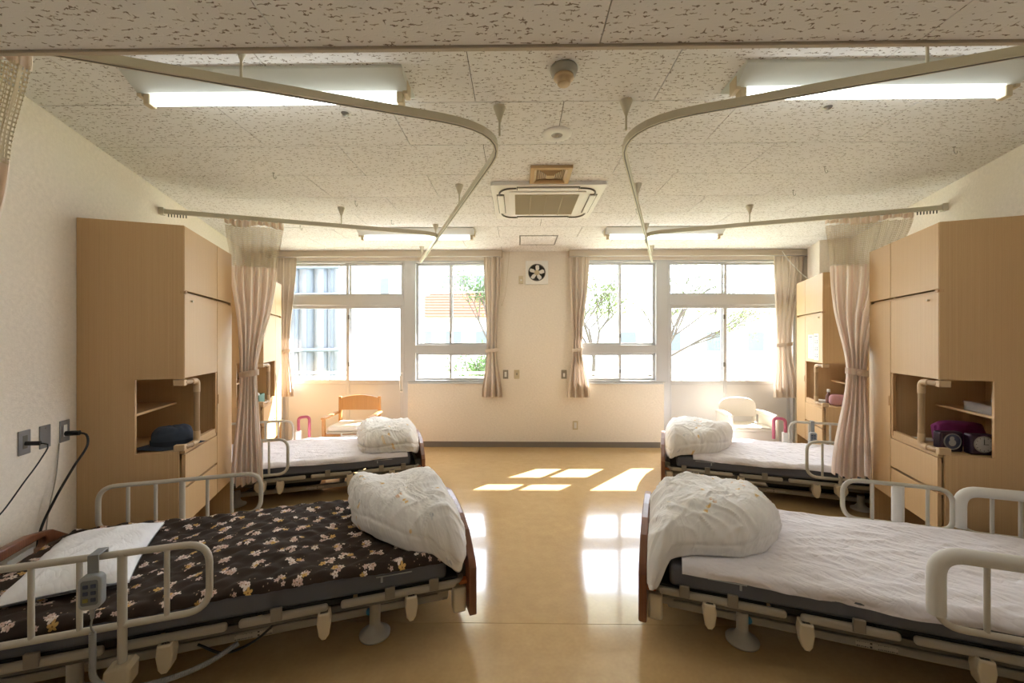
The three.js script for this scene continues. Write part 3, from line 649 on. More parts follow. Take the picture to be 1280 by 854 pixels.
    for (const x of r.posts) {
      const s = Math.sign(z), g = plate([[-0.05, 0.335], [-0.02, 0.35], [0.03, 0.35], [0.045, 0.33], [0.04, 0.26], [0.015, 0.235], [-0.03, 0.25], [-0.055, 0.29]], [], 0.055, 0.01); g.scale(0.85, 0.85, 1); g.translate(x, -0.05, z - 0.03);
      mesh('post_clamp', g, M.cream, fr);
    }
  }
  MIR = false;
  return t;
}
// a row of small printed strokes, as on the plate of the beam
M.stickerMat = mat({ map: tex(canvas(256, 32, (c, w, h) => { c.fillStyle = '#c9c0b0'; c.fillRect(0, 0, w, h); c.fillStyle = '#4a463f'; const s = seed; seed = 5; c.fillRect(14, 6, 12, 20); let x = 34; while (x < 240) { const q = rr(4, 9); c.fillRect(x, 10 + rr(0, 3), q, rr(7, 11)); x += q + rr(3, 6); } seed = s; }), true, 1 / 0.18, 1 / 0.022), roughness: 0.6 });
const BEDS = {
  floral: ['L', 0.065, 2.415, 0, -0.08], padded: ['R', 0.15, 2.367, 0, -0.093], commode: ['L', 0.06, 4.478, 0, -0.115], armchair: ['R', 0.06, 4.468, 0, -0.12],
};
bed(...BEDS.floral, 'hospital bed with brown floral bedspread and hand control on its side rail', {
  rails: [{ z: 0.505, x0: 0.02, x1: 0.975, bars: [0.17, 0.31, 0.443, 0.576, 0.837], posts: [0.7], low: 0.385, top: 0.652 },
    { z: -0.485, x0: 0.13, x1: 0.925, bars: [0.264, 0.392, 0.645, 0.77], posts: [0.52], low: 0.385, top: 0.628 }],
});
bed(...BEDS.padded, 'hospital bed with white sheet and side rails padded in thick white foam', {
  rails: [{ z: 0.5, x0: 0.1, x1: 0.975, bars: [0.3, 0.56, 0.83], posts: [0.43], low: 0.36, top: 0.637, pad: [[0.12, 0.637], [0.975, 0.637], [0.975, 0.405]] },
    { z: -0.5, x0: 0.42, x1: 0.93, bars: [0.53, 0.785], posts: [0.665], low: 0.375, top: 0.607, pad: [[0.665, 0.39], [0.665, 0.6]] },
    { z: -0.5, x0: 0.02, x1: 0.39, bars: [0.14, 0.255], posts: [], low: 0.375, top: 0.607, pad: [[0.04, 0.607], [0.39, 0.607], [0.39, 0.4]] }],
});
bed(...BEDS.commode, 'hospital bed with white sheet in front of the wooden commode chair', {
  rails: [{ z: 0.492, x0: 0.5, x1: 0.885, bars: [0.62, 0.74], posts: [0.68], low: 0.295, top: 0.597 }, { z: -0.485, x0: 0.1, x1: 0.76, bars: [0.25, 0.4, 0.62], posts: [0.5], low: 0.34, top: 0.585 }],
});
bed(...BEDS.armchair, 'hospital bed with white sheet in front of the white plastic armchair', {
  rails: [{ z: 0.492, x0: 0.5, x1: 0.895, bars: [0.62, 0.785], posts: [0.66], low: 0.295, top: 0.597 }, { z: -0.485, x0: 0.1, x1: 0.78, bars: [0.25, 0.42], posts: [0.6], low: 0.34, top: 0.59 }],
});
// ------------------------------------------------------------------ mattresses and bedding (bed coordinates: x from the headboard, z across, +z towards the soffit)
const onBed = (o, key, low = true) => { const [s, N, a, tn, dy] = BEDS[key]; put(o, s, N, low ? dy : 0, a, tn); return o; };
function mattress(key, label) {
  MIR = BEDS[key][0] === 'R';
  const t = thing('mattress', label, 'mattress'); onBed(t, key);
  mesh('body', box(0.045, 1.925, 0.373, 0.474, -0.445, 0.445, 0.024), M.mattress, t);
  mesh('handle_strap', [box(1.6, 1.76, 0.44, 0.446, 0.445, 0.449, 0.002), box(1.62, 1.63, 0.415, 0.446, 0.445, 0.449, 0.002)], mat({ color: '#aeb2b6', roughness: 0.6 }), t);
  MIR = false;
}
mattress('floral', 'dark blue mattress under the brown floral bedspread');
mattress('padded', 'dark blue mattress on the bed with foam padded rails');
mattress('commode', 'dark blue mattress on the bed before the wooden commode chair');
mattress('armchair', 'dark blue mattress on the bed before the white armchair');
const ridge = (v) => 1 - Math.abs(v) * 2;
function drape(o) {                                     // cloth laid over a mattress and hanging over its long sides
  const { x0, x1, hw, top, rad, drop, far, amp, sd, dir = 0.25, quilt = 0, uvs = 1 } = o, arc = rad * Math.PI / 2;
  return grid(150, 110, (u, v) => {
    const x = lerp(x0, x1, u), dn = drop(x), df = far ?? dn, S0 = -(hw - rad) - arc - df, S1 = hw - rad + arc + dn, s = lerp(S0, S1, v);
    let z, y; const q = Math.abs(s), sg = Math.sign(s), flat = hw - rad;
    if (q < flat) { z = s; y = top; } else if (q < flat + arc) { const t = (q - flat) / rad; z = sg * (flat + rad * Math.sin(t)); y = top - rad * (1 - Math.cos(t)); } else { z = sg * (hw + 0.006 * Math.sin(x * 15 + sd)); y = top - rad - (q - flat - arc); }
    const side = ss(flat, flat + arc, q);
    const w1 = ridge(nz((x + s * 0.8) * 2.2 + sd, (s - x * dir) * 9, sd)), w2 = ridge(nz(x * 5 + sd, (s + x * dir) * 16, sd + 4)), lo = nz(x * 2, s * 2.4, sd + 9);
    let d = amp * (0.9 * Math.max(0, w1) * Math.max(0, w1) + 0.5 * w2 + 1.6 * lo);
    if (quilt) d += quilt * (Math.abs(Math.sin((x + s) * Math.PI / 0.11)) * Math.abs(Math.sin((x - s) * Math.PI / 0.11)));
    if (o.bulge) d += o.bulge(x, s);
    y += d * (1 - side) + 0.003; z += sg * (d * side + 0.004 * side);
    return [x + 0.3 * amp * lo, y, z, x * uvs, s * uvs];
  });
}
function bedding(name, key, geo, m, label, cat) { MIR = BEDS[key][0] === 'R'; const g = geo; const o = solo(name, g, m, label, cat); onBed(o, key); MIR = false; return o; }
M.sheet.side = M.floral.side = M.duvet.side = M.pillow.side = THREE.DoubleSide;
bedding('bedspread', 'floral', drape({ x0: 0.06, x1: 1.93, hw: 0.452, top: 0.49, rad: 0.022, drop: (x) => 0.003 + 0.003 * Math.sin(x * 4) + 0.012 * ss(1.2, 0.4, x), far: 0.01, amp: 0.007, quilt: 0.01, sd: 2.4, bulge: (x, s) => 0.016 * Math.sin(x * 6.5 + 1) * ss(0.5, 0.2, Math.abs(s)) }), M.floral, 'dark brown quilted bedspread with clusters of pale blossom', 'bedspread');
bedding('bed_sheet', 'padded', drape({ x0: 0.05, x1: 1.87, hw: 0.453, top: 0.49, rad: 0.03, drop: (x) => 0.008 + 0.012 * ss(1.9, 1.7, x) - 0.004 * ss(1.2, 0.6, x) + 0.006 * Math.sin(x * 7), far: 0.03, amp: 0.009, sd: 5.2, dir: 0.5 }), M.sheet, 'wrinkled white sheet on the bed with foam padded rails', 'sheet');
bedding('bed_sheet', 'commode', drape({ x0: 0.05, x1: 1.9, hw: 0.453, top: 0.49, rad: 0.03, drop: (x) => 0.008 + 0.006 * Math.sin(x * 5 + 1), far: 0.03, amp: 0.009, sd: 11.2, dir: -0.4 }), M.sheet, 'white sheet on the bed before the wooden commode chair', 'sheet');
bedding('bed_sheet', 'armchair', drape({ x0: 0.05, x1: 1.78, hw: 0.453, top: 0.49, rad: 0.03, drop: (x) => 0.008 + 0.006 * Math.sin(x * 6), far: 0.03, amp: 0.009, sd: 15.7, dir: 0.6 }), M.sheet, 'white sheet on the bed before the white armchair', 'sheet');
const sp = (v, e) => Math.sign(v) * Math.pow(Math.abs(v), e);
function duvet(o) {                                     // a bundled quilt: flat underneath, a soft dome above its outline (x, z)
  const { out, h, base, sd, tilt = 0, wr = 1 } = o, curve = new THREE.CatmullRomCurve3(out.map(([x, z]) => V(x, 0, z)), true, 'catmullrom', 0.5);
  const cx = out.reduce((t, p) => t + p[0], 0) / out.length, cz = out.reduce((t, p) => t + p[1], 0) / out.length;
  const ring = []; for (let i = 0; i <= 230; i++) ring.push(curve.getPoint((i % 230) / 230));
  return mergeVertices(grid(230, 140, (u, v) => {
    const P = ring[Math.round(u * 230)], dx = P.x - cx, dz = P.z - cz, dl = Math.hypot(dx, dz), cq = dx / dl, sq = dz / dl, q = Math.atan2(dz, dx);
    const under = v < 0.12, f = under ? 0 : (v - 0.12) / 0.88 * Math.PI / 2;
    const rad = (under ? v / 0.12 * 0.95 : lerp(0.95, 1, ss(0, 0.3, f)) * sp(Math.cos(f), 0.5)) * (1 + 0.05 * nz(cq * 3 + 4, sq * 3 + sd, sd));
    let lx = dx * rad, lz = dz * rad, ly = under ? 0 : h * sp(Math.sin(f), 0.66);
    ly *= 1 + 0.34 * nz(lx * 2.6 + sd, lz * 2.2, sd + 2) + tilt * lx;
    const wx = lx + 0.1 * nz(lx * 5, lz * 5, sd + 7), wz = lz + 0.1 * nz(lx * 5 + 9, lz * 5, sd + 1);
    const puff = Math.abs(nz(wx * 4.5 + sd, wz * 3 + ly * 2, ly * 3 + sd)), pull = nz((wx * 0.5 + wz) * 12 + sd, (wx - wz * 0.5) * 3.2 + ly * 2, sd + 5), fine = nz((wx - 0.6 * wz) * 20, (wz + wx) * 6 + ly * 7, sd + 6);
    const layer = Math.exp(-Math.pow((ly / h - 0.38 - 0.08 * Math.sin(q * 2 + sd)) / 0.06, 2)) * (o.fold ?? 0.006);
    const d = wr * (0.045 * puff - 0.01 + 0.012 * Math.pow(Math.max(0, ridge(pull)), 2) + 0.006 * Math.max(0, ridge(fine))) - layer;
    const up = ss(0.0, 0.05, ly), side = Math.cos(f);
    lx += d * cq * side * up; lz += d * sq * side * up; ly += d * up * (0.3 + 0.7 * Math.sin(f));
    const X = cx + lx, Z = cz + lz;
    let Y = Math.max(ly, 0.002);
    const over = Math.max(0, Z - 0.44); Y -= Math.min(0.14, over * (o.droop ?? 0.9) * ss(1.6, 1.9, X)) + (o.end ?? 0.7) * Math.max(0, X - 1.94);
    return [Math.min(X, 2.024 + 0.1 * Math.min(0, X - 2.024)), base + Y, Z, X + 0.35 * Y, Z + 0.35 * Y];
  }, true), 1e-5);
}
bedding('folded_duvet', 'floral', duvet({ out: [[1.45, -0.36], [1.46, -0.1], [1.5, 0.04], [1.6, 0.2], [1.72, 0.36], [1.84, 0.45], [1.98, 0.54], [2.03, 0.44], [2.03, 0.1], [2.03, -0.25], [1.94, -0.42], [1.7, -0.46], [1.55, -0.45]], h: 0.22, base: 0.5, sd: 3.3, droop: 1.1 }), M.duvet, 'bundled white duvet with faint yellow print on the brown floral bedspread', 'duvet');
bedding('folded_duvet', 'padded', duvet({ out: [[1.36, -0.12], [1.38, 0.04], [1.46, 0.2], [1.58, 0.3], [1.75, 0.35], [1.9, 0.43], [2.0, 0.54], [2.03, 0.4], [2.03, 0], [2.0, -0.3], [1.85, -0.43], [1.6, -0.45], [1.42, -0.36]], h: 0.19, base: 0.493, sd: 8.1, wr: 1.3, tilt: 0.1, droop: 1.1 }), M.duvet, 'bundled white duvet with yellow print on the foam padded bed', 'duvet');
bedding('folded_duvet', 'commode', duvet({ out: [[1.43, -0.3], [1.43, 0], [1.46, 0.3], [1.55, 0.4], [1.8, 0.43], [1.96, 0.45], [2.03, 0.3], [2.03, -0.2], [1.94, -0.4], [1.6, -0.42]], h: 0.21, base: 0.493, sd: 12.9, fold: 0.02 }), M.duvet, 'bundled white duvet on the bed before the wooden commode chair', 'duvet');
bedding('folded_duvet', 'armchair', duvet({ out: [[1.34, -0.34], [1.38, -0.1], [1.5, 0.2], [1.68, 0.39], [1.88, 0.47], [2.02, 0.44], [2.03, -0.2], [1.94, -0.4], [1.5, -0.45]], h: 0.24, base: 0.493, sd: 17.4, wr: 0.8, droop: 0.8 }), M.duvet, 'bundled white duvet on the bed before the white armchair', 'duvet');
// pillow with pointed corners
bedding('pillow', 'floral', mergeVertices(merged([1, -1].map((sg) => grid(70, 70, (u, v) => {
  const a = 2 * u - 1, b = 2 * v - 1, ea = 1 - Math.pow(Math.abs(a), 2.4), eb = 1 - Math.pow(Math.abs(b), 2.4);
  const pull = 1 - 0.07 * (1 - b * b) * Math.abs(a) ** 3, pull2 = 1 - 0.07 * (1 - a * a) * Math.abs(b) ** 3;
  const x = 0.36 + 0.2 * a * pull + 0.065 * b, z = 0.01 + 0.315 * b * pull2 - 0.03 * a, w = nz(x * 9 + 3, z * 5, 1) * 0.012 + Math.max(0, ridge(nz((x + z) * 6, (x - z) * 3, 4))) ** 3 * 0.008;
  const th = 0.07 * Math.pow(Math.max(0, ea), 0.6) * Math.pow(Math.max(0, eb), 0.6);
  const y = 0.507 + (sg > 0 ? th + 0.02 + w * Math.min(1, th * 30) : 0.016 - 0.012 * Math.min(1, th * 40)) + 0.0 * ss(0.3, 0.1, x) - (sg < 0 ? 0.004 : 0);
  return sg > 0 ? [x, y, z, x, z] : [x, y, z, x, z];
}))), 1e-5), M.pillow, 'flat white pillow on the brown floral bedspread', 'pillow');

// ================================================================== CABINETS
function cabinet(side, a0, label, extra) {
  MIR = side === 'R';
  const t = thing('bedside_cabinet', label, 'cabinet'); put(t, side, 0.003, 0, a0);
  const D = 0.525, Wd = 0.9, H = 2.172, th = 0.02, NI = 0.275, y0 = 0.755, y1 = 1.21, base = 0.29;
  const b = (x0, x1, ya, yb, a, c, r = 0.0015) => box(x0, x1, ya, yb, -c, -a, r);
  // near panel (notched for the niche): outline in x, y
  const pan = plate([[0, 0], [D - 0.03, 0], [D - 0.03, y0], [NI, y0], [NI, y1], [D - 0.003, y1], [D - 0.003, H], [0, H]], [], th); pan.translate(0, 0, -th);
  mesh('side_panel', boxUV(pan), M.oak, t);
  mesh('side_panel', b(0, D - 0.003, 0, H, Wd - th, Wd), M.oak, t);
  mesh('top_panel', b(0.01, D - 0.003, H - th, H, th, Wd - th), M.oak, t);
  mesh('back_panel', b(0, 0.008, 0.02, H - th, th, Wd - th), M.oak, t);
  mesh('base_panel', b(0.008, D - 0.035, base, base + th, th, Wd - th), M.oak, t);
  const aM = 0.567;
  mesh('divider', b(0.008, D - 0.022, base + th, H - th, aM - th / 2, aM + th / 2), M.oak, t);
  mesh('niche_floor', b(0.008, D - 0.004, y0 - 0.02, y0, th, aM - 0.01), M.oak, t);
  mesh('niche_floor_rim', b(D - 0.03, D - 0.004, y0, y0 + 0.035, 0.2, aM - 0.01), M.oak, t);
  mesh('niche_ceiling', b(0.008, D - 0.022, y1, y1 + 0.02, th, aM - 0.01), M.oak, t);
  mesh('niche_shelf', b(0.008, NI, 0.985, 1.0, th, aM - 0.01), M.oak, t);
  mesh('niche_stile', b(D - 0.022, D - 0.002, y0, y1, aM - 0.03, aM - 0.004), M.oakEdge, t);
  mesh('middle_shelf', b(0.008, D - 0.022, 1.742, 1.76, th, Wd - th), M.oak, t);
  const gap = 0.003, F0 = D - 0.02, F1 = D;
  const leaf = (name, ya, yb, a, c) => mesh(name, [b(F0, F1, ya, yb, a + gap, c - gap, 0.002)], M.oak, t);
  leaf('upper_door', 1.766, H - 0.002, 0.002, aM); leaf('upper_door', 1.766, H - 0.002, aM, Wd);
  const d1 = leaf('flap_door', y1 + 0.004, 1.742, 0.002, aM); mesh('knob', rod([F1, 1.705, -0.1], [F1 + 0.012, 1.705, -0.1], 0.007), M.cream, d1);
  const d2 = leaf('tall_door', base, 1.742, aM, Wd); mesh('finger_pull', b(F1 - 0.001, F1 + 0.004, 0.97, 1.04, aM + 0.012, aM + 0.024), M.oakEdge, d2);
  const w1 = leaf('drawer', 0.527, y0 - 0.024, 0.012, aM); const w2 = leaf('drawer', base, 0.512, 0.012, aM);
  mesh('drawer_box', b(0.05, F0 - 0.001, 0.54, 0.7, 0.03, aM - 0.02), M.oak, w1); mesh('drawer_box', b(0.05, F0 - 0.001, 0.32, 0.48, 0.03, aM - 0.02), M.oak, w2);
  mesh('rail_strip', [b(F0 - 0.004, F1 + 0.006, 1.744, 1.762, 0, 0.03), b(F0 - 0.002, F1 + 0.006, 0.512, 0.526, 0.0, 0.02)], M.oakEdge, t);
  // grab bar on the niche corner
  const gx = D - 0.012, ga = 0.02, gb = 0.16, gy0 = 0.775, gy1 = 1.185;
  const bar = mesh('grab_bar', pipe([[gx, gy1, -ga - 0.01], [gx + 0.022, gy1, -gb], [gx + 0.022, gy0, -gb], [gx, gy0, -ga - 0.01]], 0.0165, 0.05, 14), M.grip, t, 'tan grab bar with pale elbow joints');
  mesh('elbow', [pipe([[gx + 0.012, gy1, -gb + 0.06], [gx + 0.022, gy1, -gb], [gx + 0.022, gy1 - 0.075, -gb]], 0.0195, 0.05, 14), pipe([[gx + 0.022, gy0 + 0.075, -gb], [gx + 0.022, gy0, -gb], [gx + 0.012, gy0, -gb + 0.06]], 0.0195, 0.05, 14)], M.gripJoint, bar);
  for (const y of [gy0, gy1]) mesh('bar_mount', b(gx - 0.045, gx + 0.014, y - 0.02, y + 0.02, -0.004, 0.035, 0.006), M.gripJoint, bar);
  if (extra) extra(t, b);
  MIR = false;
  return t;
}
cabinet('L', 3.083, 'tall light oak cabinet with the blue hat in its open niche');
cabinet('R', 3.075, 'tall light oak cabinet with two clocks in its open niche');
cabinet('L', 5.01, 'tall light oak cabinet against the wall by the wooden commode chair');
cabinet('R', 5.01, 'tall light oak cabinet with white notices on its door');
// ------------------------------------------------------------------ what stands in the niches; (N, y, a) on the niche floor
function inNiche(o, side, N, y, a, turn = 0) { return put(o, side, N, y, a, turn); }
{
  // blue cloth hat with a drooping brim
  const t = thing('sun_hat', 'crumpled navy blue cloth sun hat in the cabinet niche', 'hat'); inNiche(t, 'L', 0.4, 0.757, 3.26, 0.3); t.scale.setScalar(1.2);
  mesh('crown', grid(60, 24, (u, v) => { const q = u * 2 * Math.PI, f = v * Math.PI / 2, w = 1 + 0.06 * nz(Math.cos(q) * 3, Math.sin(q) * 3, v * 3); return [0.092 * w * Math.cos(q) * Math.pow(Math.cos(f), 0.35), 0.012 + 0.098 * Math.pow(Math.sin(f), 0.7) * w, 0.085 * w * Math.sin(q) * Math.pow(Math.cos(f), 0.35)]; }, true), M.navy, t);
  mesh('brim', [1, -1].map((s) => grid(60, 8, (u, v) => { const q = u * 2 * Math.PI, r = lerp(0.085, 0.15, v), sh = 1 + 0.18 * ss(0.2, -1, Math.cos(q)); return [r * sh * Math.cos(q), 0.018 - 0.012 * v + 0.008 * Math.sin(q * 3) * v + s * 0.0012, r * 0.72 * Math.sin(q)]; }, true)), M.navy, t);
  mesh('band', grid(60, 3, (u, v) => { const q = u * 2 * Math.PI; return [0.0955 * Math.cos(q), 0.016 + 0.024 * v, 0.0885 * Math.sin(q)]; }, true), mat({ color: '#2c333f', roughness: 1 }), t);
  M.navy.side = THREE.DoubleSide;
}
{
  MIR = true;
  const faces = [];
  const clock = (N, a, turn, label, silver) => {
    const t = thing('alarm_clock', label, 'clock'); inNiche(t, 'R', N, 0.757, a, turn); t.scale.setScalar(1.05);
    mesh('case', box(-0.062, 0.062, 0, 0.118, -0.028, 0.028, 0.012), M.purpleBox, t);
    const d = new THREE.CylinderGeometry(0.044, 0.044, 0.004, 32); d.rotateX(Math.PI / 2); d.translate(0, 0.062, 0.0285);
    mesh('dial', d, silver ? mat({ color: '#b9b6b2', roughness: 0.4 }) : mat({ color: '#474c63', roughness: 0.35 }), t);
    mesh('bezel', move(new THREE.TorusGeometry(0.045, 0.0035, 8, 36), 0, 0.062, 0.029), M.steel, t);
    if (silver) { mesh('hands', [box(-0.0015, 0.0015, 0.06, 0.092, 0.031, 0.0325), box(-0.02, 0.003, 0.0605, 0.0635, 0.031, 0.0325)], M.black, t); const tk = []; for (let k = 0; k < 12; k++) { const q = k * Math.PI / 6; tk.push(box(0.037 * Math.cos(q) - 0.002, 0.037 * Math.cos(q) + 0.002, 0.062 + 0.037 * Math.sin(q) - 0.002, 0.062 + 0.037 * Math.sin(q) + 0.002, 0.0304, 0.0314)); } mesh('hour_marks', tk, M.black, t); }
    else mesh('picture', [move(new THREE.SphereGeometry(0.02, 16, 12).scale(1, 1, 0.12), 0.002, 0.055, 0.031), move(new THREE.SphereGeometry(0.013, 14, 10).scale(1, 1, 0.15), 0.004, 0.08, 0.031)], mat({ color: '#a6a3a0', roughness: 0.6 }), t);
  };
  clock(0.425, 3.2, -0.25, 'dark purple box with a dark round dial in the cabinet niche', false);
  clock(0.293, 3.17, -0.15, 'dark purple alarm clock with a silver round dial in the cabinet niche', true);
  const cl = solo('purple_cloth', mergeVertices(grid(60, 30, (u, v) => { const q = u * 2 * Math.PI, f = (v - 0.5) * Math.PI, w = 1 + 0.15 * nz(Math.cos(q) * 3, v * 5, Math.sin(q) * 3); return [0.13 * w * sp(Math.cos(f), 0.5) * Math.cos(q), 0.08 + 0.08 * sp(Math.sin(f), 0.6), 0.07 * w * sp(Math.cos(f), 0.5) * Math.sin(q)]; }, true), 1e-5), mat({ color: '#6d1d57', roughness: 0.95 }), 'folded magenta cloth bag behind the two clocks', 'bag');
  inNiche(cl, 'R', 0.27, 0.757, 3.4);
  const tr = thing('plastic_tray', 'clear plastic tray on the niche shelf above the clocks', 'tray'); inNiche(tr, 'R', 0.165, 1.001, 3.24);
  mesh('tray', [box(-0.1, 0.1, 0, 0.003, -0.12, 0.12), box(-0.1, -0.097, 0, 0.05, -0.12, 0.12), box(0.097, 0.1, 0, 0.05, -0.12, 0.12), box(-0.1, 0.1, 0, 0.05, 0.117, 0.12), box(-0.1, 0.1, 0, 0.05, -0.12, -0.117)], M.clear, tr);
  mesh('lid', box(-0.105, 0.105, 0.05, 0.058, -0.125, 0.125, 0.003), M.clear, tr);
  const pb = solo('clear_pouch', [box(-0.04, 0.04, 0, 0.03, -0.06, 0.06, 0.012)], M.clear, 'small clear pouch lying on the plastic tray', 'pouch'); inNiche(pb, 'R', 0.17, 1.06, 3.2, 0.3);
  const pp = solo('folded_paper', [box(-0.07, 0.07, 0, 0.004, -0.05, 0.05), box(-0.066, 0.06, 0.004, 0.007, -0.045, 0.048)], M.white, 'folded white paper at the back of the niche with the clocks', 'paper'); inNiche(pp, 'R', 0.4, 0.758, 3.52, 0.0);
  MIR = false;
  const can = thing('waste_bin', 'small cream waste bin under the cabinet with the clocks', 'bin'); inNiche(can, 'R', 0.66, 0, 3.02);
  mesh('body', lathe([[0.001, 0.004], [0.085, 0.004], [0.09, 0], [0.11, 0.27], [0.106, 0.272], [0.084, 0.012], [0.001, 0.012]]), M.cream, can);
  mesh('rim', move(new THREE.TorusGeometry(0.11, 0.006, 8, 36).rotateX(Math.PI / 2), 0, 0.272, 0), M.cream, can);
}
{
  // niche of the cabinet with notices
  MIR = true;
  const put2 = (o, N, y, a, turn = 0) => inNiche(o, 'R', N, y, a, turn);
  const cup = thing('plastic_cup', 'white plastic cup on the niche shelf of the cabinet with notices', 'cup'); put2(cup, 0.21, 1.001, 5.1);
  mesh('body', lathe([[0.001, 0], [0.03, 0], [0.04, 0.11], [0.037, 0.11], [0.028, 0.004], [0.001, 0.004]]), mat({ color: '#dfe3ea', roughness: 0.4 }), cup); mesh('handle', pipe([[0.035, 0.085, 0], [0.065, 0.08, 0], [0.06, 0.035, 0], [0.033, 0.03, 0]], 0.004, 0.015), mat({ color: '#dfe3ea', roughness: 0.4 }), cup);
  const pouch = thing('pink_pouch', 'pink patterned toiletry pouch on the niche floor', 'pouch'); put2(pouch, 0.34, 0.757, 5.14, 0.2);
  mesh('body', mergeVertices(grid(40, 24, (u, v) => { const q = u * 2 * Math.PI, f = (v - 0.5) * Math.PI; return [0.09 * sp(Math.cos(f), 0.45) * sp(Math.cos(q), 0.7), 0.06 + 0.06 * sp(Math.sin(f), 0.7), 0.05 * sp(Math.cos(f), 0.45) * sp(Math.sin(q), 0.7)]; }, true), 1e-5), mat({ color: '#c9979a', roughness: 0.9 }), pouch);
  mesh('zip', box(-0.07, 0.07, 0.118, 0.124, -0.004, 0.004, 0.002), mat({ color: '#8c5a62', roughness: 0.6 }), pouch);
  const bottle = thing('teal_bottle', 'teal spray bottle standing in the cabinet niche', 'bottle'); put2(bottle, 0.2, 0.757, 5.17);
  mesh('body', lathe([[0.001, 0], [0.033, 0], [0.035, 0.02], [0.035, 0.13], [0.015, 0.16], [0.013, 0.175]]), mat({ color: '#1f5f6e', roughness: 0.35 }), bottle); mesh('cap', cyl(0, 0.172, 0.205, 0, 0.016), M.white, bottle);
  const doll = thing('small_bottle', 'small brown bottle with pale cap standing among papers in the niche', 'bottle'); put2(doll, 0.41, 0.757, 5.22);
  mesh('body', lathe([[0.001, 0], [0.028, 0], [0.028, 0.09], [0.012, 0.12], [0.012, 0.14]]), mat({ color: '#8a5f54', roughness: 0.5 }), doll); mesh('cap', cyl(0, 0.135, 0.165, 0, 0.016), M.white, doll);
  const pap = solo('paper_stack', [box(-0.06, 0.06, 0, 0.012, -0.09, 0.09), move(box(-0.05, 0.05, 0, 0.02, -0.06, 0.06, 0.008).rotateY(0.4), 0.01, 0.012, 0.02)], M.white, 'loose stack of white papers in the niche of the cabinet with notices', 'paper'); put2(pap, 0.415, 0.757, 5.38);
  // notices taped to the flap door
  const notice = (w, h, seedN) => mat({ map: (() => { const T = tex(canvas(192, 320, (c, W, H) => { const s = seed; seed = seedN; c.fillStyle = '#f3f1ee'; c.fillRect(0, 0, W, H); c.fillStyle = '#55555a'; for (let x = 24; x < 160;) { const q = rr(6, 14); c.fillRect(x, 22, q, 14); x += q + 5; } if (seedN === 3) { c.strokeStyle = '#77777c'; c.lineWidth = 3; for (let j = 0; j < 3; j++) for (let i = 0; i < 2; i++) { c.strokeRect(26 + i * 72, 60 + j * 84, 60, 66); c.fillStyle = '#66666c'; c.beginPath(); c.arc(56 + i * 72, 84 + j * 84, 12, 0, 7); c.fill(); c.fillRect(42 + i * 72, 100 + j * 84, 28, 18); } } else for (let y = 60; y < 290; y += 18) { let x = 22; while (x < 165) { const q = rr(4, 12); c.fillStyle = '#8a8a90'; c.fillRect(x, y, q, 8); x += q + 4; } } seed = s; }), true); return T; })(), roughness: 0.8 });
  for (const [aa, w, hh, yy, sn, l] of [[5.2, 0.15, 0.29, 1.24, 3, 'white notice with a grid of small pictures taped to the cabinet door'], [5.38, 0.17, 0.27, 1.25, 8, 'white notice with lines of text taped to the cabinet door']]) {
    const g = box(0, 0.0006, 0, hh, -w / 2, w / 2); const p = g.attributes.position, n = g.attributes.normal, u = g.attributes.uv; for (let i = 0; i < p.count; i++) u.setXY(i, n.getX(i) > 0.5 ? 0.5 + p.getZ(i) / w : 0.01, n.getX(i) > 0.5 ? p.getY(i) / hh : 0.01);
    const o = solo('paper_notice', g, notice(w, hh, sn), l, 'notice'); put(o, 'R', 0.5285, yy, aa);
  }
  MIR = false;
  const bk = thing('storage_basket', 'green patterned storage basket in the niche of the cabinet by the commode chair', 'basket'); put(bk, 'L', 0.38, 0.757, 5.2);
  mesh('basket', [box(-0.09, 0.09, 0, 0.004, -0.12, 0.12), box(-0.09, -0.085, 0, 0.1, -0.12, 0.12), box(0.085, 0.09, 0, 0.1, -0.12, 0.12), box(-0.09, 0.09, 0, 0.1, 0.115, 0.12), box(-0.09, 0.09, 0, 0.1, -0.12, -0.115)], mat({ color: '#6f8f7c', roughness: 0.8 }), bk);
  for (const [dx, dz, c, l] of [[-0.04, 0.06, '#c76a9c', 'pink rolled towel in the green basket'], [0.035, 0.05, '#e4e0d8', 'white rolled towel in the green basket'], [0.0, -0.05, '#3f7f58', 'green rolled towel in the green basket']]) {
    const o = solo('rolled_towel', [(() => { const g = new THREE.CylinderGeometry(0.036, 0.036, 0.1, 20, 1); g.rotateX(Math.PI / 2); return g; })(), move(new THREE.TorusGeometry(0.02, 0.006, 6, 20), 0, 0, 0.05)], mat({ color: c, roughness: 1 }), l, 'towel'); put(o, 'L', 0.38 + dx, 0.757 + 0.09, 5.2 - dz);
  }
}

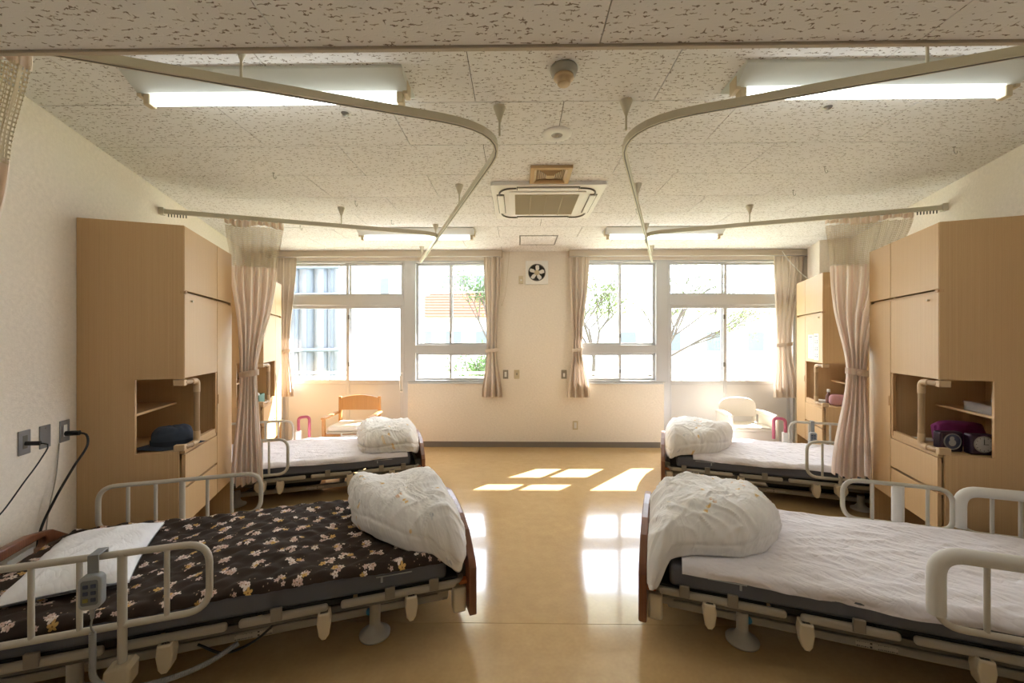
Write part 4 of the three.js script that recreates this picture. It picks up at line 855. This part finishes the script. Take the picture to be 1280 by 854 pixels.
// ================================================================== WALL FITTINGS
for (const [a, label, hole] of [[2.705, 'grey wall outlet plate with a thin black plug', 0], [2.84, 'blank grey wall plate between two outlets', 1], [2.985, 'grey wall outlet plate with a thick black plug next to the cabinet', 2]]) {
  const t = thing('wall_outlet', label, 'outlet'); put(t, 'L', 0, 0.94, a);
  mesh('plate', box(0, 0.007, -0.06, 0.06, -0.037, 0.037, 0.003), M.socket, t);
  if (hole === 1) mesh('screw', [rod([0.006, 0.045, 0], [0.009, 0.045, 0], 0.004), rod([0.006, -0.045, 0], [0.009, -0.045, 0], 0.004)], M.steel, t);
  else mesh('socket', box(0.006, 0.0085, -0.03, 0.035, -0.014, 0.014, 0.002), hole === 2 ? M.white : M.metalDark, t);
}
{
  const c1 = thing('power_cord', 'thin black power cord hanging from the outlet plate', 'cord'); put(c1, 'L', 0, 0, 2.705);
  mesh('plug', pipe([[0.008, 0.935, 0], [0.06, 0.93, -0.01]], 0.011, 0.01), M.black, c1);
  mesh('cable', softPipe([[0.05, 0.931, -0.008], [0.085, 0.92, -0.015], [0.075, 0.85, 0.02], [0.05, 0.76, 0.08], [0.035, 0.67, 0.16], [0.02, 0.56, 0.3], [0.012, 0.3, 0.42], [0.012, 0.02, 0.45]], 0.0032, 60, 6), M.black, c1);
  const c2 = thing('power_cord', 'thick black power cord arching down behind the brown headboard', 'cord'); put(c2, 'L', 0, 0, 2.985);
  mesh('plug', pipe([[0.008, 0.925, 0], [0.07, 0.925, 0]], 0.014, 0.01), M.black, c2);
  mesh('cable', softPipe([[0.06, 0.925, 0], [0.1, 0.915, 0.005], [0.115, 0.86, 0.02], [0.085, 0.75, 0.08], [0.045, 0.6, 0.15], [0.015, 0.45, 0.2], [0.012, 0.2, 0.22], [0.012, 0.01, 0.23]], 0.0058, 70, 8), M.black, c2);
  const c3 = solo('wall_cable', softPipe([[0.006, 0.88, 0], [0.008, 0.7, 0.03], [0.008, 0.5, 0.09], [0.008, 0.1, 0.12]], 0.003, 40, 6), M.metal, 'thin pale cable running down the wall below the outlets', 'cord'); put(c3, 'L', 0, 0, 2.94);
}
function wallPlate(x, y, w, h, m, label, inner) {
  const t = thing('wall_switch', label, 'switch'); t.position.set(x, y, ZB);
  mesh('plate', box(-w / 2, w / 2, -h / 2, h / 2, 0, 0.008, 0.003), m, t);
  for (const [dx, dy, ww, hh, mm] of inner) mesh('rocker', box(dx - ww / 2, dx + ww / 2, dy - hh / 2, dy + hh / 2, 0.007, 0.012, 0.002), mm, t);
}
wallPlate(-0.406, 0.995, 0.072, 0.12, M.clip, 'grey switch plate beside a small cream plate on the window wall', [[0, 0, 0.03, 0.07, M.white]]);
wallPlate(-0.253, 0.995, 0.072, 0.12, M.ivory, 'small cream wall plate beside a grey switch plate', [[0, 0.005, 0.018, 0.03, M.clip]]);
wallPlate(0.391, 0.996, 0.072, 0.12, M.clip, 'lone grey switch plate beside the curtain by the tree window', [[0, -0.01, 0.026, 0.05, M.white]]);
wallPlate(0.544, 0.3, 0.072, 0.12, M.ivory, 'cream outlet plate low on the window wall', [[0, 0, 0.034, 0.08, M.white]]);
wallPlate(-0.197, 2.286, 0.06, 0.11, M.ivory, 'small beige switch box beside the exhaust fan', [[0.004, -0.005, 0.024, 0.024, M.white]]);
{
  const t = thing('exhaust_fan', 'white square exhaust fan with five dark-backed blades', 'exhaust fan'); t.position.set(0.02, 2.382, ZB);
  mesh('housing', plate(roundRect(-0.153, 0.153, -0.16, 0.16, 0.01), [roundRect(-0.112, 0.112, -0.112, 0.112, 0.1119, 12).reverse()], 0.028, 0.004), M.acWhite, t);
  mesh('duct', move(new THREE.CylinderGeometry(0.112, 0.112, 0.004, 36).rotateX(Math.PI / 2), 0, 0, 0.003), M.dark, t);
  mesh('ring', move(new THREE.TorusGeometry(0.113, 0.005, 8, 48), 0, 0, 0.032), M.metalDark, t);
  mesh('hub', move(new THREE.CylinderGeometry(0.034, 0.036, 0.02, 28).rotateX(Math.PI / 2), 0, 0, 0.02), M.ivory, t);
  for (let k = 0; k < 5; k++) { const g = plate([[0.02, -0.012], [0.055, -0.034], [0.1, -0.03], [0.104, 0.005], [0.085, 0.022], [0.03, 0.014]], [], 0.003, 0.001); g.rotateX(0.35); g.rotateZ(k * 2 * Math.PI / 5 + 0.3); g.translate(0, 0, 0.014); mesh('blade', g, M.acWhite, t); }
}
{ const c = solo('pull_cord', [softPipe([[0, 0, 0], [-0.02, -0.25, 0.0], [-0.06, -0.6, 0], [-0.1, -0.72, 0]], 0.0022, 30, 6), move(new THREE.SphereGeometry(0.007, 10, 8), -0.1, -0.725, 0)], M.ivory, 'thin pale pull cord hanging beside the curtain', 'cord'); c.position.set(-0.355, CEIL - 0.012, ZB + 0.05); }
{ const c = solo('wall_cable', softPipe([[0, 0, 0], [-0.12, 0.08, 0.02], [-0.3, 0.26, 0.03], [-0.36, 0.36, 0.02]], 0.004, 30, 6), M.white, 'white cable slanting above the cabinet with notices', 'cord'); const [x, z] = at('R', 0.42, 5.75); c.position.set(x, 2.18, z); }

// ================================================================== HAND CONTROL
{
  const t = thing('hand_control', 'grey bed hand control with six buttons hooked over the side rail', 'hand control'); onBed(t, 'floral', false);
  const X = 0.635, Z = 0.537;
  mesh('body', plate(roundRect(X - 0.033, X + 0.033, 0.49, 0.612, 0.022), [], 0.024, 0.005).translate(0, 0, Z), mat({ color: '#a3a6a6', roughness: 0.5 }), t);
  mesh('key_panel', plate(roundRect(X - 0.024, X + 0.024, 0.508, 0.596, 0.008), [], 0.0015).translate(0, 0, Z + 0.0288), mat({ color: '#6c7074', roughness: 0.5 }), t);
  for (let j = 0; j < 3; j++) for (let i = 0; i < 2; i++) mesh('button', box(X - 0.018 + i * 0.022, X - 0.003 + i * 0.022, 0.52 + j * 0.024, 0.534 + j * 0.024, Z + 0.029, Z + 0.0335, 0.003), mat({ color: j === 0 && i === 0 ? '#8e8a4a' : '#39465e', roughness: 0.5 }), t);
  mesh('hook', [box(X - 0.016, X + 0.016, 0.605, 0.676, Z + 0.004, Z + 0.01, 0.002), box(X - 0.016, X + 0.016, 0.67, 0.676, Z - 0.05, Z + 0.01, 0.002), box(X - 0.016, X + 0.016, 0.645, 0.676, Z - 0.052, Z - 0.046, 0.002)], mat({ color: '#8c8f90', roughness: 0.5 }), t);
  mesh('strain_relief', cyl(X, 0.45, 0.495, Z + 0.012, 0.005, 0.009), mat({ color: '#8c8f90', roughness: 0.5 }), t);
  const path = new THREE.CatmullRomCurve3([[X, 0.4, Z + 0.012], [X + 0.004, 0.33, Z + 0.018], [X + 0.02, 0.25, Z + 0.04], [X + 0.08, 0.2, Z + 0.04], [X + 0.2, 0.165, Z + 0.0], [X + 0.32, 0.16, Z - 0.05], [X + 0.42, 0.185, Z - 0.1]].map((p) => V(...p)));
  const n = 2200, turns = 150, pts = [], fr = path.computeFrenetFrames(n, false);
  for (let i = 0; i <= n; i++) { const p = path.getPointAt(i / n), q = i / n * turns * 2 * Math.PI; pts.push(p.addScaledVector(fr.normals[i], 0.0085 * Math.cos(q)).addScaledVector(fr.binormals[i], 0.0085 * Math.sin(q))); }
  mesh('coiled_cord', [new THREE.TubeGeometry(new Poly(pts), n, 0.0021, 5, false), softPipe([[X, 0.455, Z + 0.012], [X - 0.003, 0.42, Z + 0.013], [X + 0.008, 0.395, Z + 0.012]], 0.0028, 14, 6)], mat({ color: '#9b9a96', roughness: 0.5 }), t);
}
{
  MIR = true;
  const t = thing('hand_control', 'grey bed hand control hanging on the rail near the cabinet with notices', 'hand control'); onBed(t, 'armchair', false);
  const X = 0.58, Z = -0.462;
  mesh('body', plate(roundRect(X - 0.033, X + 0.033, 0.385, 0.5, 0.022), [], 0.024, 0.005).translate(0, 0, Z), mat({ color: '#a3a6a6', roughness: 0.5 }), t);
  mesh('key_panel', plate(roundRect(X - 0.024, X + 0.024, 0.4, 0.485, 0.008), [], 0.0015).translate(0, 0, Z + 0.0288), mat({ color: '#6c7074', roughness: 0.5 }), t);
  for (let j = 0; j < 3; j++) for (let i = 0; i < 2; i++) mesh('button', box(X - 0.018 + i * 0.022, X - 0.003 + i * 0.022, 0.41 + j * 0.025, 0.424 + j * 0.025, Z + 0.029, Z + 0.0335, 0.003), mat({ color: '#39465e', roughness: 0.5 }), t);
  mesh('hook', [box(X - 0.016, X + 0.016, 0.495, 0.612, Z + 0.004, Z + 0.01, 0.002), box(X - 0.016, X + 0.016, 0.605, 0.612, Z - 0.045, Z + 0.01, 0.002), box(X - 0.016, X + 0.016, 0.58, 0.612, Z - 0.047, Z - 0.041, 0.002)], mat({ color: '#8c8f90', roughness: 0.5 }), t);
  MIR = false;
}
{ const c = solo('power_cord', softPipe([[0.9, 0.27, 0.4], [1.0, 0.225, 0.42], [1.1, 0.24, 0.41], [1.2, 0.3, 0.38]], 0.005, 30, 6), M.black, 'black cable looping under the brown floral bed frame', 'cord'); onBed(c, 'floral'); }

// ================================================================== CHAIRS AND GRAB ARCHES BY THE WINDOWS
{
  const t = thing('commode_chair', 'honey-coloured wooden commode armchair with padded white seat', 'chair'); t.position.set(-2.24, 0, -4.95); t.rotation.y = 0.06;
  for (const s of [-1, 1]) {
    mesh('leg', box(s * 0.27 - 0.018, s * 0.27 + 0.018, 0, 0.545, 0.2, 0.24, 0.008), M.beech, t);
    mesh('leg', box(s * 0.245 - 0.018, s * 0.245 + 0.018, 0, 0.745, -0.25, -0.21, 0.008), M.beech, t);
    mesh('armrest', box(s * 0.265 - 0.028, s * 0.265 + 0.028, 0.535, 0.562, -0.21, 0.26, 0.012), M.beech, t);
    mesh('side_rail', box(s * 0.255 - 0.012, s * 0.255 + 0.012, 0.3, 0.37, -0.21, 0.2, 0.004), M.beech, t);
  }
  const arch = []; for (let k = 0; k <= 16; k++) { const x = -0.235 + 0.47 * k / 16; arch.push([x, 0.725 + 0.04 * (1 - (x / 0.235) ** 2)]); }
  mesh('back_panel', boxUV(plate([[0.235, 0.575], ...arch.reverse(), [-0.235, 0.575]].reverse(), [], 0.022, 0.004).translate(0, 0, -0.242)), M.beech, t);
  mesh('front_rail', box(-0.252, 0.252, 0.28, 0.365, 0.205, 0.23, 0.005), M.beech, t);
  mesh('bucket_handle', pipe([[-0.06, 0.372, 0.235], [-0.06, 0.352, 0.25], [0.12, 0.352, 0.25], [0.12, 0.372, 0.235]], 0.009, 0.02), M.white, t);
  mesh('seat_base', box(-0.24, 0.24, 0.365, 0.39, -0.2, 0.225, 0.006), mat({ color: '#cfc4b2', roughness: 0.7 }), t);
  mesh('seat_cushion', box(-0.235, 0.235, 0.39, 0.45, -0.2, 0.22, 0.024), mat({ color: '#e6dccb', roughness: 0.8 }), t);
}
{
  const t = thing('plastic_armchair', 'white moulded plastic commode armchair with curved back', 'chair'); t.position.set(2.52, 0, -4.98); t.rotation.y = -0.08;
  const Pm = mat({ color: '#e8e0d2', roughness: 0.4 });
  const out = [[-0.225, 0.5]]; for (let k = 0; k <= 20; k++) { const q = Math.PI - Math.PI * k / 20; out.push([0.225 * sp(Math.cos(q), 0.7), 0.6 + 0.14 * sp(Math.sin(q), 0.8)]); } out.push([0.225, 0.5]);
  mesh('backrest', grid(30, 20, (u, v) => { const x = lerp(-1, 1, u); return [0.232 * x, 0, 0]; }) && plate(out, [], 0.03, 0.008).translate(0, 0, -0.25), Pm, t);
  mesh('back_post', [box(-0.225, -0.185, 0.4, 0.52, -0.25, -0.22, 0.008), box(0.185, 0.225, 0.4, 0.52, -0.25, -0.22, 0.008), box(-0.225, 0.225, 0.4, 0.43, -0.25, -0.22, 0.008)], Pm, t);
  for (const s of [-1, 1]) {
    mesh('armrest', [pipe([[s * 0.235, 0.56, -0.22], [s * 0.25, 0.575, 0], [s * 0.255, 0.56, 0.2]], 0.03, 0.08, 12)], Pm, t);
    mesh('arm_panel', box(s * 0.252 - 0.016, s * 0.252 + 0.016, 0.33, 0.57, -0.2, 0.22, 0.012), Pm, t);
    mesh('leg', box(s * 0.25 - 0.022, s * 0.25 + 0.022, 0, 0.36, 0.17, 0.215, 0.01), Pm, t);
    mesh('leg', box(s * 0.22 - 0.022, s * 0.22 + 0.022, 0, 0.42, -0.25, -0.205, 0.01), Pm, t);
  }
  mesh('seat', box(-0.235, 0.235, 0.395, 0.425, -0.22, 0.22, 0.012), Pm, t);
  mesh('lid', box(-0.2, 0.2, 0.425, 0.445, -0.18, 0.2, 0.009), Pm, t);
  mesh('front_panel', box(-0.235, 0.235, 0.25, 0.395, 0.195, 0.22, 0.008), Pm, t);
}
for (const [key, x, label] of [['commode', 0.795, 'pink grab arch on a white bracket beside the wooden commode chair'], ['armchair', 0.79, 'pink grab arch on a white bracket beside the white plastic armchair']]) {
  MIR = key === 'armchair';
  const t = thing('grab_arch', label, 'grab bar'); onBed(t, key, false);
  mesh('floor_base', box(x - 0.06, x + 0.12, 0, 0.03, -0.72, -0.54, 0.01), M.metalDark, t);
  mesh('bracket', [cyl(x, 0.03, 0.42, -0.6, 0.018), box(x - 0.03, x + 0.03, 0.33, 0.45, -0.63, -0.57, 0.01)], M.white, t);
  mesh('arch', pipe([[x, 0.4, -0.6], [x, 0.595, -0.6], [x + 0.11, 0.6, -0.6], [x + 0.11, 0.37, -0.6]], 0.016, 0.04, 12), M.pink, t, 'pink padded arch');
  MIR = false;
}

// ================================================================== OUTSIDE
{
  struct('ground', slab([[-40, -90], [40, -90], [40, ZB - 0.3], [-40, ZB - 0.3]], -0.35, -0.3), M.grass);
  struct('balcony_floor', box(-6, 6, -0.3, -0.03, -7.0, ZB - 0.14), M.concrete);
  struct('eave', box(-6, 6, 2.85, 3.0, -6.97, ZB - 0.14), M.extWhite).name = 'roof_eave';
  const r = thing('balcony_railing', 'white balcony railing outside the windows', 'railing'); r.position.set(0, -0.03, -6.93);
  for (const y of [0.94, 0.86]) mesh('rail', rod([-5.5, y, 0], [5.5, y, 0], 0.022), M.extWhite, r);
  for (let k = 0; k < 12; k++) mesh('post', box(-5.5 + k - 0.02, -5.5 + k + 0.02, 0, 0.94, -0.02, 0.02), M.extWhite, r);
  for (let k = 0; k < 55; k++) mesh('baluster', rod([-5.4 + k * 0.2, 0.05, 0], [-5.4 + k * 0.2, 0.86, 0], 0.008, 6), M.extWhite, r);
  // service wing with pipes
  const w = thing('service_wing', 'pale service building with grey pipes outside the sliding door', 'building'); w.position.set(-5.6, -0.3, -10.5);
  mesh('wall', box(-2.4, 0.95, 0, 5.2, -2.5, 0), M.extWing, w);
  mesh('roof_slab', box(-2.5, 1.2, 5.2, 5.4, -2.6, 0.3), M.concrete, w);
  for (const [x, rd] of [[-0.3, 0.06], [0.05, 0.09], [0.45, 0.05], [0.62, 0.05], [-0.62, 0.07]]) mesh('pipe', cyl(x, 0, 5.1, 0.14, rd), M.extGrey, w);
  for (const y of [1.5, 2.9, 3.6]) mesh('pipe', rod([-2.2, y, 0.26], [0.85, y + 0.04, 0.26], 0.05), M.extBlue, w);
  for (const y of [0.5, 2.1]) { const u = mesh('outdoor_unit', box(-1.3, -0.5, y, y + 0.62, 0.05, 0.38, 0.02), M.extGrey, w); const g = new THREE.TorusGeometry(0.22, 0.012, 8, 30); g.translate(-1.02, y + 0.31, 0.385); mesh('fan_guard', g, M.dark, u); }
  mesh('duct', box(-0.7, 0.8, 3.95, 4.25, 0.05, 0.5, 0.02), M.extGrey, w);
  // white shed behind
  const sh = thing('white_building', 'white flat-roofed building beyond the service wing', 'building'); sh.position.set(-7.9, -0.3, -18);
  mesh('wall', box(-4, 2.6, 0, 5.6, -4, 0), M.extWhite, sh); mesh('roof', box(-4.2, 2.8, 5.6, 5.8, -4.2, 0.3), M.concrete, sh);
  for (const x of [-0.2, 1.2]) { const f = mesh('window', box(x, x + 0.8, 3.4, 4.6, 0, 0.04), M.alu, sh); mesh('pane', box(x + 0.05, x + 0.75, 3.45, 4.55, 0.04, 0.05), M.extBlue, f); }
  // house with a tiled roof
  const h = thing('house', 'house with a reddish tiled hip roof beyond the garden', 'house'); h.position.set(-3.9, -0.3, -27);
  mesh('wall', box(-4.5, 4.2, 0, 3.4, -5, 0), M.extWhite, h);
  const q = new THREE.BufferGeometry(); const A = [-5.0, 3.35, 0.6], B = [4.7, 3.35, 0.6], C = [4.7, 3.35, -5.6], D = [-5, 3.35, -5.6], E1 = [-2.4, 5.3, -2.5], E2 = [2.0, 5.3, -2.5];
  q.setAttribute('position', new THREE.Float32BufferAttribute([A, B, E2, A, E2, E1, B, C, E2, C, D, E1, C, E1, E2, D, A, E1, A, D, C, A, C, B].flat(), 3)); q.setAttribute('uv', new THREE.Float32BufferAttribute(new Float32Array(48), 2)); q.computeVertexNormals();
  const rf = mesh('roof', q, M.roof, h);
  for (let k = 0; k < 9; k++) { const t0 = k / 9, y = 3.36 + 1.95 * t0, z = 0.6 - 3.1 * t0, xa = -5 + 2.6 * t0, xb = 4.7 - 2.7 * t0; mesh('tile_course', box(xa, xb, y, y + 0.06, z - 0.05, z + 0.03), M.roof, rf); }
  for (const x of [-3.2, -1.2, 0.8, 2.6]) { const f = mesh('window', box(x, x + 1.2, 1.3, 2.5, 0, 0.05), M.alu, h); mesh('pane', box(x + 0.06, x + 1.14, 1.36, 2.44, 0.05, 0.06), M.extBlue, f); }
  const b2 = thing('apartment_block', 'pale bluish apartment block behind the tiled house', 'building'); b2.position.set(-5.5, -0.3, -60);
  mesh('wall', box(-7, 6.5, 0, 13, -6, 0), mat({ color: '#8c9299', roughness: 0.9 }), b2); mesh('roof', box(-7.2, 6.7, 13, 13.4, -6.2, 0.3), M.concrete, b2);
  for (let j = 0; j < 3; j++) for (let i = 0; i < 5; i++) { const f = mesh('window', box(-6 + i * 2.5, -4.4 + i * 2.5, 3.6 + j * 3.2, 5.2 + j * 3.2, 0, 0.05), M.alu, b2); mesh('pane', box(-5.9 + i * 2.5, -4.5 + i * 2.5, 3.7 + j * 3.2, 5.1 + j * 3.2, 0.05, 0.07), M.extBlue, f); }
  const b3 = thing('white_house', 'white house with blue-grey windows behind the tree branches', 'house'); b3.position.set(11, -0.3, -26);
  mesh('wall', box(-7, 6, 0, 3.6, -5, 0), M.extWhite, b3); mesh('roof', box(-7.3, 6.3, 3.6, 3.85, -5.3, 0.4), M.concrete, b3);
  for (const x of [-5, -2.2, 0.6, 3.2]) { const f = mesh('window', box(x, x + 1.3, 1.1, 2.4, 0, 0.05), M.alu, b3); mesh('pane', box(x + 0.06, x + 1.24, 1.16, 2.34, 0.05, 0.07), M.extBlue, f); }
}
const leafGeo = (() => { const s = new THREE.Shape([[0, 0], [0.3, 0.22], [0.62, 0.2], [1, 0], [0.62, -0.2], [0.3, -0.22]].map(([x, y]) => new THREE.Vector2(x, y))); return new THREE.ShapeGeometry(s); })();
function tree(name, label, x, z, h, spread, leaves, leafSize, m, sd, lean = 0) {
  seed = sd; const t = thing(name, label, 'tree'); t.position.set(x, -0.3, z);
  const segs = [], tips = [];
  const grow = (p, d, len, r, depth) => {
    const e = p.clone().addScaledVector(d, len), mid = p.clone().lerp(e, 0.5).add(V(rr(-1, 1), rr(-1, 1), rr(-1, 1)).multiplyScalar(len * 0.06));
    segs.push([depth, new THREE.TubeGeometry(new THREE.QuadraticBezierCurve3(p, mid, e), 4, r, 6, false)]);
    if (depth >= 2) for (let k = 0; k < 3; k++) tips.push(p.clone().lerp(e, rr(0.2, 1)));
    if (depth === 5) { tips.push(e); return; }
    const n = depth === 0 ? 4 : 3;
    for (let k = 0; k < n; k++) { const nd = d.clone().multiplyScalar(0.8).add(V(rr(-1, 1) * spread + lean * 0.3, rr(-0.1, 0.55), rr(-1, 1) * spread)).normalize(); grow(e, nd, len * rr(0.62, 0.82), r * 0.62, depth + 1); }
  };
  grow(V(0, 0, 0), V(lean, 1, 0).normalize(), h * 0.27, h * 0.011, 0);
  mesh('trunk', segs.filter((s) => s[0] < 2).map((s) => s[1]), M.bark, t);
  mesh('branches', segs.filter((s) => s[0] >= 2).map((s) => s[1]), M.bark, t).userData.kind = 'stuff';
  const im = new THREE.InstancedMesh(leafGeo, m, leaves), o = new THREE.Object3D();
  for (let k = 0; k < leaves; k++) { const p = tips[Math.floor(rnd() * tips.length)]; o.position.set(p.x + rr(-0.4, 0.4), p.y + rr(-0.45, 0.3), p.z + rr(-0.4, 0.4)); o.rotation.set(rr(0, 6.3), rr(0, 6.3), rr(0, 6.3)); o.scale.setScalar(leafSize * rr(0.6, 1.3)); o.updateMatrix(); im.setMatrixAt(k, o.matrix); }
  im.name = 'foliage'; im.userData.kind = 'stuff'; im.castShadow = im.receiveShadow = true; t.add(im);
}
tree('garden_tree', 'sparse leafy tree with spreading branches outside the window', 1.9, -11.5, 4.7, 1.0, 9000, 0.06, M.leaf, 71);
tree('garden_tree', 'slanting thin-leaved tree outside the sliding door by the white armchair', 3.0, -12, 5.2, 0.7, 4000, 0.06, M.leaf, 902, 0.8);
tree('garden_tree', 'tall leafy tree beside the tiled-roof house', -1.3, -16, 5.6, 0.6, 3000, 0.11, M.leafDark, 333);
function shrub(x, z, h, w, n, sd, label) {
  seed = sd; const t = thing('garden_shrub', label, 'shrub'); t.position.set(x, -0.3, z);
  const st = [], tips = []; for (let k = 0; k < 14; k++) { const q = rr(0, 6.3), e = V(Math.cos(q) * w * rr(0.3, 0.9), h * rr(0.6, 1), Math.sin(q) * w * rr(0.3, 0.9)); st.push(new THREE.TubeGeometry(new THREE.QuadraticBezierCurve3(V(0, 0, 0), V(e.x * 0.3, e.y * 0.6, e.z * 0.3), e), 5, 0.012, 5, false)); for (let j = 0; j < 10; j++) tips.push(e.clone().multiplyScalar(rr(0.45, 1.05))); }
  mesh('stems', st, M.bark, t);
  const im = new THREE.InstancedMesh(leafGeo, M.leafDark, n), o = new THREE.Object3D();
  for (let k = 0; k < n; k++) { const p = tips[Math.floor(rnd() * tips.length)]; o.position.set(p.x + rr(-0.14, 0.14), p.y + rr(-0.14, 0.14), p.z + rr(-0.14, 0.14)); o.rotation.set(rr(0, 6.3), rr(0, 6.3), rr(0, 6.3)); o.scale.setScalar(rr(0.05, 0.1)); o.updateMatrix(); im.setMatrixAt(k, o.matrix); }
  im.name = 'foliage'; im.userData.kind = 'stuff'; im.castShadow = true; t.add(im);
}
shrub(-1.15, -9.2, 1.75, 0.75, 2200, 17, 'bushy green shrub behind the balcony railing');
scene.traverse((o) => { if (o.isMesh) { o.castShadow = true; o.receiveShadow = true; } });
renderer.render(scene, camera);
